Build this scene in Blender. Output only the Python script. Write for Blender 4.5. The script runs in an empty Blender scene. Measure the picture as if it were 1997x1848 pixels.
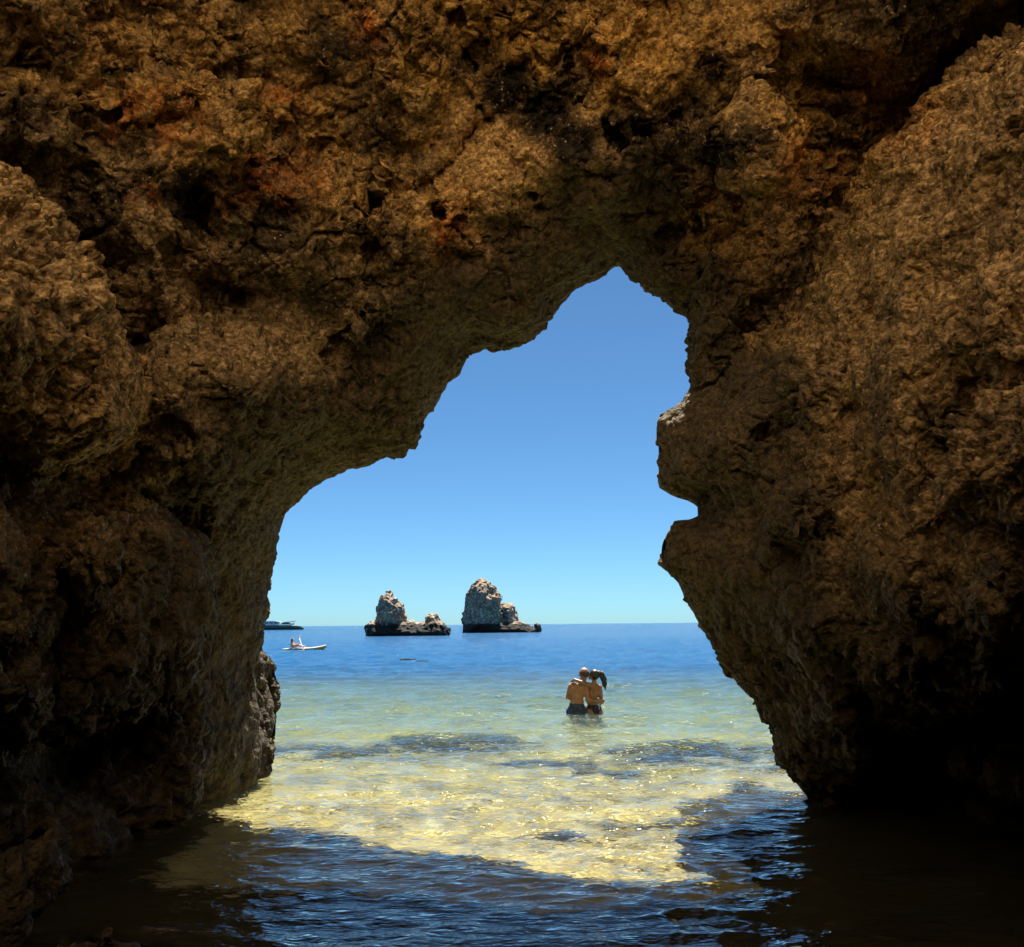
import bpy, math, time
import numpy as np
from mathutils import Matrix, Vector

T0 = time.time()
SC = bpy.context.scene
COL = SC.collection

# ------------------------------------------------------------------ camera
CAM_H = 1.75
PITCH = math.radians(9.03)
ROLL = math.radians(0.5)
FPX, CX, CY = 1847.0, 998.5, 924.0           # photograph measured at 1997 x 1848
cF = np.array([0, math.cos(PITCH), math.sin(PITCH)])
cU0 = np.array([0, -math.sin(PITCH), math.cos(PITCH)])
cR0 = np.array([1.0, 0, 0])
cR = cR0 * math.cos(ROLL) - cU0 * math.sin(ROLL)
cU = cU0 * math.cos(ROLL) + cR0 * math.sin(ROLL)
CAM = np.array([0, 0, CAM_H])
cam_data = bpy.data.cameras.new("camera")
cam_data.sensor_width = 36.0
cam_data.lens = 36.0 * FPX / 1997.0
cam_data.clip_start = 0.05
cam_data.clip_end = 20000
cam = bpy.data.objects.new("camera", cam_data)
M = Matrix.Identity(4)
for i in range(3):
    M[i][0], M[i][1], M[i][2], M[i][3] = cR[i], cU[i], -cF[i], CAM[i]
cam.matrix_world = M
COL.objects.link(cam)
SC.camera = cam

# ------------------------------------------------------------------ sky, sun, exposure
SUN_EL, SUN_AZ = math.radians(62), math.radians(7)      # azimuth measured from +Y towards +X
world = bpy.data.worlds.new("World")
SC.world = world
world.use_nodes = True
wn, wl = world.node_tree.nodes, world.node_tree.links
wn.clear()
sky = wn.new("ShaderNodeTexSky")
sky.sky_type = 'NISHITA'
sky.sun_disc = False
sky.sun_elevation = SUN_EL
sky.sun_rotation = SUN_AZ
sky.altitude = 0
sky.air_density = 0.58
sky.dust_density = 0.3
sky.ozone_density = 2.0
bg = wn.new("ShaderNodeBackground")
bg.inputs['Strength'].default_value = 0.05
wo = wn.new("ShaderNodeOutputWorld")
wb = wn.new("ShaderNodeVectorMath")              # white balance of the camera, the same everywhere
wb.operation = 'MULTIPLY'
wb.inputs[1].default_value = (0.43, 0.715, 0.85)
wl.new(sky.outputs[0], wb.inputs[0])
wl.new(wb.outputs[0], bg.inputs['Color'])
wl.new(bg.outputs[0], wo.inputs['Surface'])

sun_d = bpy.data.lights.new("sun", 'SUN')
sun_d.energy = 5.0
sun_d.angle = math.radians(0.53)
sun_d.color = (1.0, 0.94, 0.84)
sun = bpy.data.objects.new("sun", sun_d)
sdir = Vector((math.sin(SUN_AZ) * math.cos(SUN_EL), math.cos(SUN_AZ) * math.cos(SUN_EL), math.sin(SUN_EL)))
sun.rotation_euler = sdir.to_track_quat('Z', 'Y').to_euler()
sun.location = (0, 20, 60)
sun_d.cycles.is_caustics_light = True      # sunlight refracted by the water reaches the seabed
COL.objects.link(sun)

vs = SC.view_settings
vs.view_transform = 'Standard'
vs.look = 'None'
vs.exposure = 1.6
vs.gamma = 1.0
vs.use_curve_mapping = False
SC.render.engine = 'CYCLES'
SC.cycles.use_denoising = True
SC.cycles.max_bounces = 8
SC.cycles.diffuse_bounces = 3
SC.cycles.adaptive_threshold = 0.02
SC.cycles.transparent_max_bounces = 8
SC.cycles.caustics_reflective = False
SC.cycles.caustics_refractive = True
SC.cycles.sample_clamp_indirect = 6.0
SC.cycles.sample_clamp_direct = 6.0


# ------------------------------------------------------------------ helpers
def ray(px, py):
    d = cF + cR * ((px - CX) / FPX) + cU * ((CY - py) / FPX)
    return d


def at(px, py, y):
    d = ray(px, py)
    return CAM + d * (y / d[1])


def on_water(px, py, z=0.0):
    d = ray(px, py)
    return CAM + d * ((z - CAM_H) / d[2])


def gno(P):
    """photograph coordinates of world points (for measuring against the traced outlines)"""
    q = P - CAM
    f = np.maximum(q @ cF, 0.05)
    return CX + FPX * (q @ cR) / f, CY - FPX * (q @ cU) / f, f


def hash3(ix, iy, iz, seed):
    with np.errstate(over='ignore'):
        h = (ix.astype(np.uint32) * np.uint32(374761393) + iy.astype(np.uint32) * np.uint32(668265263)
             + iz.astype(np.uint32) * np.uint32(2147483647) + np.uint32(seed * 974711 & 0xffffffff))
        h = (h ^ (h >> np.uint32(13))) * np.uint32(1274126177)
        h = (h ^ (h >> np.uint32(15))) * np.uint32(2246822519)
        h = h ^ (h >> np.uint32(16))
    return h


_G = np.random.RandomState(3).normal(size=(256, 3)).astype(np.float32)
_G /= np.linalg.norm(_G, axis=1)[:, None]


def perlin(P, wl, seed=0, stretch=None):
    """gradient noise, about -1..1, wavelength wl metres"""
    out = np.empty(len(P), np.float32)
    for a in range(0, len(P), 400000):
        p = P[a:a + 400000].astype(np.float32) / np.float32(wl)
        if stretch is not None:
            p = p / np.asarray(stretch, np.float32)
        p = p + np.float32(1000.0 + seed * 7.31)
        i = np.floor(p)
        f = p - i
        i = i.astype(np.int64)
        u = f * f * f * (f * (f * 6 - 15) + 10)
        r = 0
        for dx in (0, 1):
            wx = u[:, 0] if dx else 1 - u[:, 0]
            for dy in (0, 1):
                wy = u[:, 1] if dy else 1 - u[:, 1]
                for dz in (0, 1):
                    wz = u[:, 2] if dz else 1 - u[:, 2]
                    g = _G[hash3(i[:, 0] + dx, i[:, 1] + dy, i[:, 2] + dz, seed) & np.uint32(255)]
                    r = r + wx * wy * wz * (g[:, 0] * (f[:, 0] - dx) + g[:, 1] * (f[:, 1] - dy) + g[:, 2] * (f[:, 2] - dz))
        out[a:a + 400000] = r * 1.6
    return out


def worley(P, wl, seed=0):
    """distance to the nearest feature point, 0..~1"""
    out = np.empty(len(P), np.float32)
    for a in range(0, len(P), 400000):
        p = P[a:a + 400000].astype(np.float32) / np.float32(wl) + np.float32(500.0)
        b = np.floor(p - 0.5)
        best = np.full(len(p), 9.0, np.float32)
        for dx in (0, 1):
            for dy in (0, 1):
                for dz in (0, 1):
                    c = b + np.array([dx, dy, dz], np.float32)
                    ci = c.astype(np.int64)
                    h = hash3(ci[:, 0], ci[:, 1], ci[:, 2], seed)
                    fx = (h & np.uint32(1023)).astype(np.float32) / 1023
                    fy = ((h >> np.uint32(10)) & np.uint32(1023)).astype(np.float32) / 1023
                    fz = ((h >> np.uint32(20)) & np.uint32(1023)).astype(np.float32) / 1023
                    q = c + np.stack([fx, fy, fz], 1) * 0.8 + 0.1 - p
                    best = np.minimum(best, (q * q).sum(1))
        out[a:a + 400000] = np.sqrt(best)
    return out


def cells(P, wl, seed=0):
    """Voronoi blocks: gap between the two nearest feature points (0 at a joint) and a random number per block"""
    gap, rnd = np.empty(len(P), np.float32), np.empty(len(P), np.float32)
    for a in range(0, len(P), 300000):
        p = P[a:a + 300000].astype(np.float32) / np.float32(wl) + np.float32(500.0)
        b = np.floor(p).astype(np.int64)
        f1 = np.full(len(p), 9.0, np.float32); f2 = f1.copy(); rr = np.zeros(len(p), np.float32)
        for dx in (-1, 0, 1):
            for dy in (-1, 0, 1):
                for dz in (-1, 0, 1):
                    ci = b + np.array([dx, dy, dz])
                    h = hash3(ci[:, 0], ci[:, 1], ci[:, 2], seed)
                    q = np.stack([(h & np.uint32(1023)), (h >> np.uint32(10)) & np.uint32(1023), (h >> np.uint32(20)) & np.uint32(1023)], 1).astype(np.float32) / 1023
                    q = ci.astype(np.float32) + q - p
                    d = (q * q).sum(1)
                    near = d < f1
                    f2 = np.where(near, f1, np.minimum(f2, d))
                    rr = np.where(near, ((h * np.uint32(2654435761)) >> np.uint32(16)).astype(np.float32) / 65535, rr)
                    f1 = np.where(near, d, f1)
        gap[a:a + 300000] = np.sqrt(f2) - np.sqrt(f1)
        rnd[a:a + 300000] = rr
    return gap, rnd


def facets(P, wl, seed=0):
    """broken-stone relief: every block is a tilted plane; returns height (about -0.5..0.5) and joint gap"""
    ht, gap = np.empty(len(P), np.float32), np.empty(len(P), np.float32)
    for a in range(0, len(P), 300000):
        p = P[a:a + 300000].astype(np.float32) / np.float32(wl) + np.float32(500.0)
        b = np.floor(p - 0.5).astype(np.int64)
        f1 = np.full(len(p), 9.0, np.float32); f2 = f1.copy(); hh = np.zeros(len(p), np.float32)
        for dx in (0, 1):
            for dy in (0, 1):
                for dz in (0, 1):
                    ci = b + np.array([dx, dy, dz])
                    h = hash3(ci[:, 0], ci[:, 1], ci[:, 2], seed)
                    q = np.stack([(h & np.uint32(1023)), (h >> np.uint32(10)) & np.uint32(1023), (h >> np.uint32(20)) & np.uint32(1023)], 1).astype(np.float32) / 1023
                    q = p - ci.astype(np.float32) - 0.12 - 0.76 * q
                    d = (q * q).sum(1)
                    near = d < f1
                    h2 = h * np.uint32(2654435761)
                    tilt = (q * _G[(h2 >> np.uint32(8)) & np.uint32(255)]).sum(1)
                    val = ((h2 >> np.uint32(16)).astype(np.float32) / 65535 - 0.5) + 0.9 * tilt
                    f2 = np.where(near, f1, np.minimum(f2, d))
                    hh = np.where(near, val, hh)
                    f1 = np.where(near, d, f1)
        ht[a:a + 300000] = hh
        gap[a:a + 300000] = np.sqrt(f2) - np.sqrt(f1)
    return ht, gap


def sstep(a, b, x):
    t = np.clip((x - a) / (b - a), 0, 1)
    return t * t * (3 - 2 * t)


def smin(a, b, k):
    h = np.clip(0.5 + 0.5 * (b - a) / k, 0, 1)
    return b * (1 - h) + a * h - k * h * (1 - h)


def smax(a, b, k):
    return -smin(-a, -b, k)


def poly_sdf(px, py, poly):
    """signed distance to a polygon, negative inside"""
    poly = np.asarray(poly, np.float32)
    d = np.full(px.shape, 1e9, np.float32)
    s = np.zeros(px.shape, bool)
    n = len(poly)
    for i in range(n):
        ax, ay = poly[i]
        bx, by = poly[(i + 1) % n]
        ex, ey = bx - ax, by - ay
        wx, wy = px - ax, py - ay
        t = np.clip((wx * ex + wy * ey) / (ex * ex + ey * ey + 1e-9), 0, 1)
        dx, dy = wx - ex * t, wy - ey * t
        d = np.minimum(d, dx * dx + dy * dy)
        c = (ay <= py) != (by <= py)
        if ey != 0:
            s ^= c & (wx < wy * (ex / ey))
    d = np.sqrt(d)
    return np.where(s, -d, d)


def surface_nets(f, org, h):
    """closed quad mesh of f < 0"""
    ins = f < 0
    s = [slice(0, -1), slice(1, None)]
    cnt = np.zeros(tuple(n - 1 for n in f.shape), np.uint8)
    for a in (0, 1):
        for b in (0, 1):
            for c in (0, 1):
                cnt += ins[s[a], s[b], s[c]]
    cell = (cnt > 0) & (cnt < 8)
    ci = np.argwhere(cell)
    idx = np.full(cell.shape, -1, np.int32)
    idx[cell] = np.arange(len(ci), dtype=np.int32)
    acc = np.zeros((len(ci), 3))
    num = np.zeros(len(ci))
    corner = {}
    for a in (0, 1):
        for b in (0, 1):
            for c in (0, 1):
                corner[(a, b, c)] = f[ci[:, 0] + a, ci[:, 1] + b, ci[:, 2] + c]
    for p in corner:
        for ax in range(3):
            if p[ax] == 0:
                q = list(p); q[ax] = 1; q = tuple(q)
                v0, v1 = corner[p], corner[q]
                m = (v0 < 0) != (v1 < 0)
                t = np.where(m, v0 / np.where(m, v0 - v1, 1), 0)
                pos = np.array(p, float)[None] * np.ones((len(ci), 1))
                pos[:, ax] = t
                acc[m] += pos[m]
                num[m] += 1
    V = (ci + acc / num[:, None]) * h + np.asarray(org)
    Q = []
    n = f.shape
    for ax in range(3):
        sl0 = [slice(None)] * 3; sl1 = [slice(None)] * 3
        sl0[ax] = slice(0, -1); sl1[ax] = slice(1, None)
        o = [k for k in range(3) if k != ax]
        for k in o:
            sl0[k] = slice(1, -1); sl1[k] = slice(1, -1)
        i0, i1 = ins[tuple(sl0)], ins[tuple(sl1)]
        e = np.argwhere(i0 != i1)
        flip = i0[tuple(e.T)]
        e = e.copy()
        for k in o:
            e[:, k] += 1
        q = []
        for (u, v) in ((-1, -1), (0, -1), (0, 0), (-1, 0)):
            c = e.copy()
            c[:, o[0]] += u
            c[:, o[1]] += v
            q.append(idx[c[:, 0], c[:, 1], c[:, 2]])
        q = np.stack(q, 1)
        if ax == 1:
            flip = ~flip
        q[~flip] = q[~flip][:, ::-1]
        Q.append(q)
    Q = np.concatenate(Q)
    return V, Q[(Q >= 0).all(1)]


def grid_points(lo, hi, h):
    ax = [np.arange(lo[k], hi[k] + h, h, dtype=np.float32) for k in range(3)]
    g = np.stack(np.meshgrid(*ax, indexing='ij'), -1)
    return g.reshape(-1, 3), g.shape[:3]


def mesh_np(name, V, F, smooth=True):
    """mesh from an (n,3) array and a list of (m,k) face arrays"""
    if isinstance(F, np.ndarray):
        F = [F]
    me = bpy.data.meshes.new(name)
    me.vertices.add(len(V))
    me.vertices.foreach_set('co', np.ascontiguousarray(V, np.float32).ravel())
    nl = sum(f.size for f in F)
    me.loops.add(nl)
    me.loops.foreach_set('vertex_index', np.concatenate([f.ravel() for f in F]).astype(np.int32))
    tot = np.concatenate([np.full(len(f), f.shape[1], np.int32) for f in F])
    st = np.concatenate([[0], np.cumsum(tot)[:-1]]).astype(np.int32)
    me.polygons.add(len(tot))
    me.polygons.foreach_set('loop_start', st)
    me.polygons.foreach_set('use_smooth', np.full(len(tot), smooth))
    me.update(calc_edges=True)
    return me


def mesh_arrays(me):
    V = np.empty(len(me.vertices) * 3, np.float32)
    me.vertices.foreach_get('co', V)
    N = np.empty(len(me.vertices) * 3, np.float32)
    me.vertex_normals.foreach_get('vector', N)
    L = np.empty(len(me.loops), np.int32)
    me.loops.foreach_get('vertex_index', L)
    return V.reshape(-1, 3), N.reshape(-1, 3), L


def catmull(V, Q, level):
    me = mesh_np("tmp", V, Q)
    o = bpy.data.objects.new("tmp", me)
    COL.objects.link(o)
    md = o.modifiers.new("s", 'SUBSURF')
    md.levels = level
    md.render_levels = level
    dg = bpy.context.evaluated_depsgraph_get()
    m2 = o.evaluated_get(dg).to_mesh()
    V2, N2, L2 = mesh_arrays(m2)
    V2, N2, Q2 = V2.copy(), N2.copy(), L2.reshape(-1, 4).copy()
    o.evaluated_get(dg).to_mesh_clear()
    bpy.data.objects.remove(o)
    bpy.data.meshes.remove(me)
    return V2, N2, Q2


def vnormals(V, Q):
    n = np.zeros_like(V)
    fn = np.cross(V[Q[:, 2]] - V[Q[:, 0]], V[Q[:, 3]] - V[Q[:, 1]])
    for k in range(4):
        np.add.at(n, Q[:, k], fn)
    return n / (np.linalg.norm(n, axis=1)[:, None] + 1e-9)


def obj(name, me, mat=None, parent=None, loc=None):
    o = bpy.data.objects.new(name, me)
    COL.objects.link(o)
    if mat is not None and me is not None:
        me.materials.append(mat)
    if loc is not None:
        o.location = loc
    if parent is not None:
        o.parent = parent
    return o


def tag(o, label=None, cat=None, group=None, kind=None):
    if label: o['label'] = label
    if cat: o['category'] = cat
    if group: o['group'] = group
    if kind: o['kind'] = kind
    return o


def empty(name, loc, label, cat, group=None):
    return tag(obj(name, None, loc=loc), label, cat, group)


def attr(me, name, a):
    at_ = me.attributes.new(name, 'FLOAT', 'POINT')
    at_.data.foreach_set('value', np.ascontiguousarray(a, np.float32))


class NT:
    """short node-tree writer"""
    def __init__(s, name):
        s.m = bpy.data.materials.new(name)
        s.m.use_nodes = True
        s.t = s.m.node_tree
        s.t.nodes.clear()
        s.out = s.t.nodes.new("ShaderNodeOutputMaterial")

    def n(s, typ, props=None, **inp):
        nd = s.t.nodes.new("ShaderNode" + typ)
        for k, v in (props or {}).items():
            setattr(nd, k, v)
        for k, v in inp.items():
            key = k.replace('_', ' ')
            sock = nd.inputs[int(k[1:])] if (k[0] == 'i' and k[1:].isdigit()) else nd.inputs[key]
            s.put(sock, v)
        return nd

    def put(s, sock, v):
        if isinstance(v, bpy.types.NodeSocket):
            s.t.links.new(v, sock)
        elif isinstance(v, bpy.types.Node):
            s.t.links.new(v.outputs[0], sock)
        else:
            if isinstance(v, (tuple, list)) and len(v) == 3 and sock.type == 'RGBA':
                v = (*v, 1)
            sock.default_value = v

    def math(s, op, a, b=0.0, clamp=False):
        return s.n('Math', {'operation': op, 'use_clamp': clamp}, i0=a, i1=b).outputs[0]

    def mix(s, fac, a, b, blend='MIX'):
        nd = s.n('Mix', {'data_type': 'RGBA', 'blend_type': blend, 'clamp_factor': True})
        s.put(nd.inputs[0], fac); s.put(nd.inputs[6], a); s.put(nd.inputs[7], b)
        return nd.outputs[2]

    def ramp(s, fac, lo, hi, a=0.0, b=1.0):
        return s.n('MapRange', {'clamp': True, 'interpolation_type': 'SMOOTHSTEP'}, i0=fac, i1=lo, i2=hi, i3=a, i4=b).outputs[0]

    def noise(s, vec, scale, detail=4.0, rough=0.55, dist=0.0):
        return s.n('TexNoise', None, Vector=vec, Scale=scale, Detail=detail, Roughness=rough, Distortion=dist).outputs[0]

    def geo(s):
        return s.n('NewGeometry').outputs['Position']

    def attr(s, name):
        return s.n('Attribute', {'attribute_name': name}).outputs['Fac']

    def principled(s, **k):
        p = s.n('BsdfPrincipled', None, **k)
        s.t.links.new(p.outputs[0], s.out.inputs['Surface'])
        return p


def simple_mat(name, col, rough=0.6, var=0.15, scale=30.0, spec=0.4, bump=0.0):
    t = NT(name)
    g = t.n('TexCoord').outputs['Object']
    nz = t.noise(g, scale, 3)
    dark = tuple(c * (1 - var) for c in col)
    lite = tuple(min(1, c * (1 + var)) for c in col)
    c = t.mix(t.ramp(nz, 0.3, 0.7), dark, lite)
    p = t.principled(Base_Color=c, Roughness=rough)
    p.inputs['Specular IOR Level'].default_value = spec
    if bump > 0:
        t.put(p.inputs['Normal'], t.n('Bump', None, Strength=bump, Distance=0.01, Height=nz).outputs[0])
    return t.m


# ------------------------------------------------------------------ materials
def make_rock():
    t = NT("cave_rock")
    P = t.geo()
    big = t.noise(P, 0.9, 4)
    mid = t.noise(P, 4.0, 5, 0.6)
    fine = t.noise(P, 17.0, 3, 0.65)
    c = t.mix(t.ramp(big, 0.38, 0.62), (0.225, 0.176, 0.104), (0.41, 0.322, 0.188))
    c = t.mix(t.ramp(mid, 0.42, 0.68), c, (0.36, 0.275, 0.180))
    oc = t.math('MULTIPLY', t.attr("ochre"), t.ramp(mid, 0.28, 0.55, 0.55, 1.0))
    c = t.mix(oc, c, (0.60, 0.375, 0.115))
    rd = t.math('MULTIPLY', t.attr("red"), t.ramp(t.noise(P, 6.0, 4), 0.36, 0.58))
    c = t.mix(rd, c, (0.50, 0.140, 0.030))
    pl = t.attr("pale")
    c = t.mix(pl, c, t.mix(t.ramp(fine, 0.35, 0.65), (0.56, 0.37, 0.15), (0.72, 0.51, 0.24)))
    st = t.math('MULTIPLY', t.attr("stain"), t.ramp(t.noise(P, 7.0, 5, 0.65), 0.30, 0.46))
        # crevice lichen / manganese grey blotches
    gy = t.math('MULTIPLY', t.ramp(t.noise(P, 2.3, 5, 0.65), 0.50, 0.62), 0.7)
    c = t.mix(t.math('MULTIPLY', gy, t.math('SUBTRACT', 1.0, pl)), c, (0.125, 0.102, 0.072))
    c = t.mix(st, c, (0.036, 0.031, 0.024))
    # grains, pebbles and shell grit
    wp = t.n('VectorMath', {'operation': 'MULTIPLY_ADD'}, i0=t.n('TexNoise', None, Vector=P, Scale=9.0, Detail=2.0).outputs['Color'], i1=(0.025, 0.025, 0.025), i2=P).outputs[0]
    v1 = t.n('TexVoronoi', {'feature': 'F1'}, Vector=wp, Scale=15.0, Randomness=1.0)
    v2 = t.n('TexVoronoi', {'feature': 'F1'}, Vector=wp, Scale=38.0, Randomness=1.0)
    r1 = t.n('SeparateColor', None, Color=v1.outputs['Color']).outputs[0]
    r2 = t.n('SeparateColor', None, Color=v2.outputs['Color']).outputs[0]
    c = t.mix(1.0, c, t.mix(t.ramp(fine, 0.30, 0.68), (0.58, 0.55, 0.51), (1.28, 1.26, 1.22)), 'MULTIPLY')
    c = t.mix(0.8, c, t.mix(r1, (0.58, 0.56, 0.53), (1.38, 1.36, 1.32)), 'MULTIPLY')
    c = t.mix(0.85, c, t.mix(r2, (0.58, 0.56, 0.53), (1.40, 1.38, 1.34)), 'MULTIPLY')
    spk = t.math('MULTIPLY', t.ramp(v2.outputs['Distance'], 0.55, 0.35), t.ramp(r2, 0.955, 0.975))
    c = t.mix(t.math('MULTIPLY', spk, 0.8), c, (0.66, 0.54, 0.36))
    c = t.mix(t.math('MULTIPLY', t.attr("rim"), 0.85), c, t.mix(t.ramp(fine, 0.35, 0.65), (0.060, 0.050, 0.032), (0.135, 0.108, 0.066)))  # grey-brown lip pigment, with shade painted in along the mouth
    wet = t.attr("wet")
    alg_shade = t.mix(t.ramp(t.noise(P, 9.0, 5), 0.35, 0.65), (0.030, 0.025, 0.015), (0.085, 0.064, 0.034))
    c = t.mix(wet, c, alg_shade)  # tide-line tone, also painted shade on the lower walls
    hgt = t.math('ADD', t.math('MULTIPLY', t.math('SUBTRACT', 1.0, v1.outputs['Distance']), 0.030), t.math('MULTIPLY', t.math('SUBTRACT', 1.0, v2.outputs['Distance']), 0.014))
    hgt = t.math('ADD', hgt, t.math('MULTIPLY', fine, 0.03))
    b2 = t.n('Bump', None, Strength=1.0, Distance=1.0, Height=hgt)
    p = t.principled(Base_Color=c, Roughness=t.ramp(wet, 0, 1, 0.9, 0.72), Normal=b2.outputs[0])
    p.inputs['Specular IOR Level'].default_value = 0.12
    return t.m


ROCK = make_rock()


def make_stack_rock():
    t = NT("stack_rock")
    P = t.geo()
    z = t.n('SeparateXYZ', None, Vector=P).outputs[2]
    big = t.noise(P, 0.5, 5, 0.6)
    mid = t.noise(P, 1.8, 5, 0.6)
    c = t.mix(t.ramp(big, 0.4, 0.6), (0.17, 0.125, 0.08), (0.34, 0.25, 0.165))
    c = t.mix(t.ramp(mid, 0.52, 0.63), c, (0.58, 0.49, 0.39))
    c = t.mix(t.math('MULTIPLY', t.ramp(z, 5.0, 8.0), t.ramp(t.noise(P, 1.1, 4), 0.45, 0.6)), c, (0.33, 0.22, 0.14))
    tide = t.ramp(t.math('ADD', z, t.math('MULTIPLY', mid, 1.2)), 2.9, 2.2)
    c = t.mix(tide, c, (0.030, 0.028, 0.024))
    b = t.n('Bump', None, Strength=0.9, Distance=0.35, Height=mid)
    p = t.principled(Base_Color=c, Roughness=0.9, Normal=b.outputs[0])
    p.inputs['Specular IOR Level'].default_value = 0.2
    return t.m


STACK = make_stack_rock()


def make_seabed():
    t = NT("seabed_sand")
    P = t.geo()
    n1 = t.noise(P, 0.55, 5, 0.6)
    n2 = t.noise(P, 3.0, 5, 0.6)
    n3 = t.noise(P, 14.0, 4, 0.6)
    c = t.mix(t.ramp(n2, 0.35, 0.65), (0.38, 0.325, 0.165), (0.53, 0.465, 0.265))
    c = t.mix(t.ramp(n3, 0.52, 0.68, 0, 0.45), c, (0.26, 0.19, 0.06))
    weed_shade = t.attr("weed_shade")
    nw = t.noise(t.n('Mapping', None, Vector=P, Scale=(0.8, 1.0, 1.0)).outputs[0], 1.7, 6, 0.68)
    w = t.ramp(t.math('ADD', weed_shade, t.math('MULTIPLY', t.math('SUBTRACT', nw, 0.5), 2.6)), 0.40, 0.72)
    c = t.mix(w, c, (0.055, 0.045, 0.022))  # seaweed tone, also painted shade over the cave floor
    b = t.n('Bump', None, Strength=0.6, Distance=0.03, Height=n3)
    p = t.principled(Base_Color=c, Roughness=0.9, Normal=b.outputs[0])
    p.inputs['Specular IOR Level'].default_value = 0.1
    return t.m


def make_water():
    t = NT("sea_water")
    P = t.geo()
    sep = t.n('SeparateXYZ', None, Vector=P)
    y = sep.outputs[1]
    mp = t.n('Mapping', None, Vector=P, Scale=(0.55, 1.0, 1.0)).outputs[0]
    n1 = t.noise(mp, 1.1, 3, 0.6)
    n2 = t.noise(mp, 5.0, 3, 0.6)
    n3 = t.noise(mp, 14.0, 2, 0.6)
    far = t.ramp(y, 14, 60)
    n0 = t.noise(mp, 0.30, 3, 0.6)
    bz = t.n('Bump', None, Strength=t.ramp(y, 40, 150), Distance=1.2, Height=n0)
    b0 = t.n('Bump', None, Strength=far, Distance=0.5, Height=n1, Normal=bz.outputs[0])
    b1 = t.n('Bump', None, Strength=0.8, Distance=t.ramp(y, 8, 22, 0.06, 0.13), Height=n2, Normal=b0.outputs[0])
    b2 = t.n('Bump', None, Strength=0.7, Distance=0.02, Height=n3, Normal=b1.outputs[0])
    nrm = b2.outputs[0]
    fr = t.n('Fresnel', None, IOR=1.33, Normal=nrm).outputs[0]
    patch = t.noise(t.n('Mapping', None, Vector=P, Scale=(0.03, 0.10, 0.1)).outputs[0], 1.0, 4, 0.6)
    yy = t.math('ADD', y, t.math('MULTIPLY', t.math('SUBTRACT', patch, 0.5), t.math('MULTIPLY', y, 0.6)))
    body = t.ramp(yy, 9, 50, 0.02, 0.97)
    bcol = t.mix(t.ramp(yy, 12, 42), (0.085, 0.148, 0.145), (0.012, 0.070, 0.17))
    tr = t.n('BsdfRefraction', None, IOR=1.33, Roughness=0.0, Normal=nrm, Color=t.mix(t.ramp(yy, 7, 24), (0.95, 0.95, 0.82), (0.68, 0.84, 0.77)))
    df = t.n('BsdfDiffuse', None, Color=bcol)
    gl = t.n('BsdfGlossy', None, Color=(1, 1, 1), Roughness=t.ramp(y, 10, 120, 0.04, 0.09), Normal=nrm)
    m1 = t.n('MixShader', None, i0=body, i1=tr.outputs[0], i2=df.outputs[0])
    m2 = t.n('MixShader', None, i0=fr, i1=m1.outputs[0], i2=gl.outputs[0])
    # thin foam lace where waves break
    foam = t.attr("foam")
    fo = t.math('MULTIPLY', foam, t.ramp(t.noise(P, 16.0, 5, 0.7, 1.5), 0.52, 0.62))
    fm = t.n('BsdfDiffuse', None, Color=(0.8, 0.82, 0.84))
    m3 = t.n('MixShader', None, i0=fo, i1=m2.outputs[0], i2=fm.outputs[0])
    t.t.links.new(m3.outputs[0], t.out.inputs['Surface'])
    return t.m


# ------------------------------------------------------------------ the rock arch
YT0, YTX = 10.5, 0.27                 # mouth plane: y + 0.27 x = 10.5
OPEN = [(440, 1780), (490, 1600), (505, 1540), (519, 1495), (516, 1440), (514, 1390), (505, 1330), (507, 1270), (520, 1238), (527, 1190), (526, 1140), (540, 1075), (546, 1040),
        (553, 1010), (566, 995), (600, 962), (640, 936), (690, 914), (702, 918), (762, 899), (787, 903), (802, 884), (829, 858),
        (836, 822), (861, 770), (882, 745), (895, 735), (905, 717), (912, 697), (935, 696), (944, 681), (948, 682), (971, 690), (985, 694),
        (1003, 683), (1041, 672), (1072, 649), (1082, 635), (1092, 620), (1091, 611), (1103, 596), (1120, 585), (1138, 578), (1147, 562),
        (1159, 562), (1176, 553), (1200, 535), (1201, 525), (1211, 526), (1214, 533), (1223, 546), (1231, 564), (1250, 565), (1268, 582),
        (1271, 590), (1284, 596), (1313, 607), (1326, 617), (1332, 630), (1329, 649), (1332, 678), (1331, 697), (1336, 720), (1349, 746),
        (1333, 765), (1315, 796), (1300, 796), (1289, 802), (1279, 820), (1278, 846), (1281, 878), (1281, 910), (1276, 939), (1281, 957),
        (1316, 974), (1344, 977), (1365, 989), (1367, 1000), (1354, 1014), (1344, 1008), (1325, 1008), (1309, 1019), (1288, 1053),
        (1279, 1076), (1285, 1108), (1300, 1125), (1318, 1140), (1325, 1165), (1345, 1195), (1372, 1245), (1400, 1310), (1440, 1345),
        (1475, 1387), (1490, 1430), (1512, 1482), (1530, 1522), (1562, 1553), (1585, 1640), (1640, 1780)]
OPEN = np.array(OPEN, float)
OPEN_W = OPEN.copy()

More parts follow.
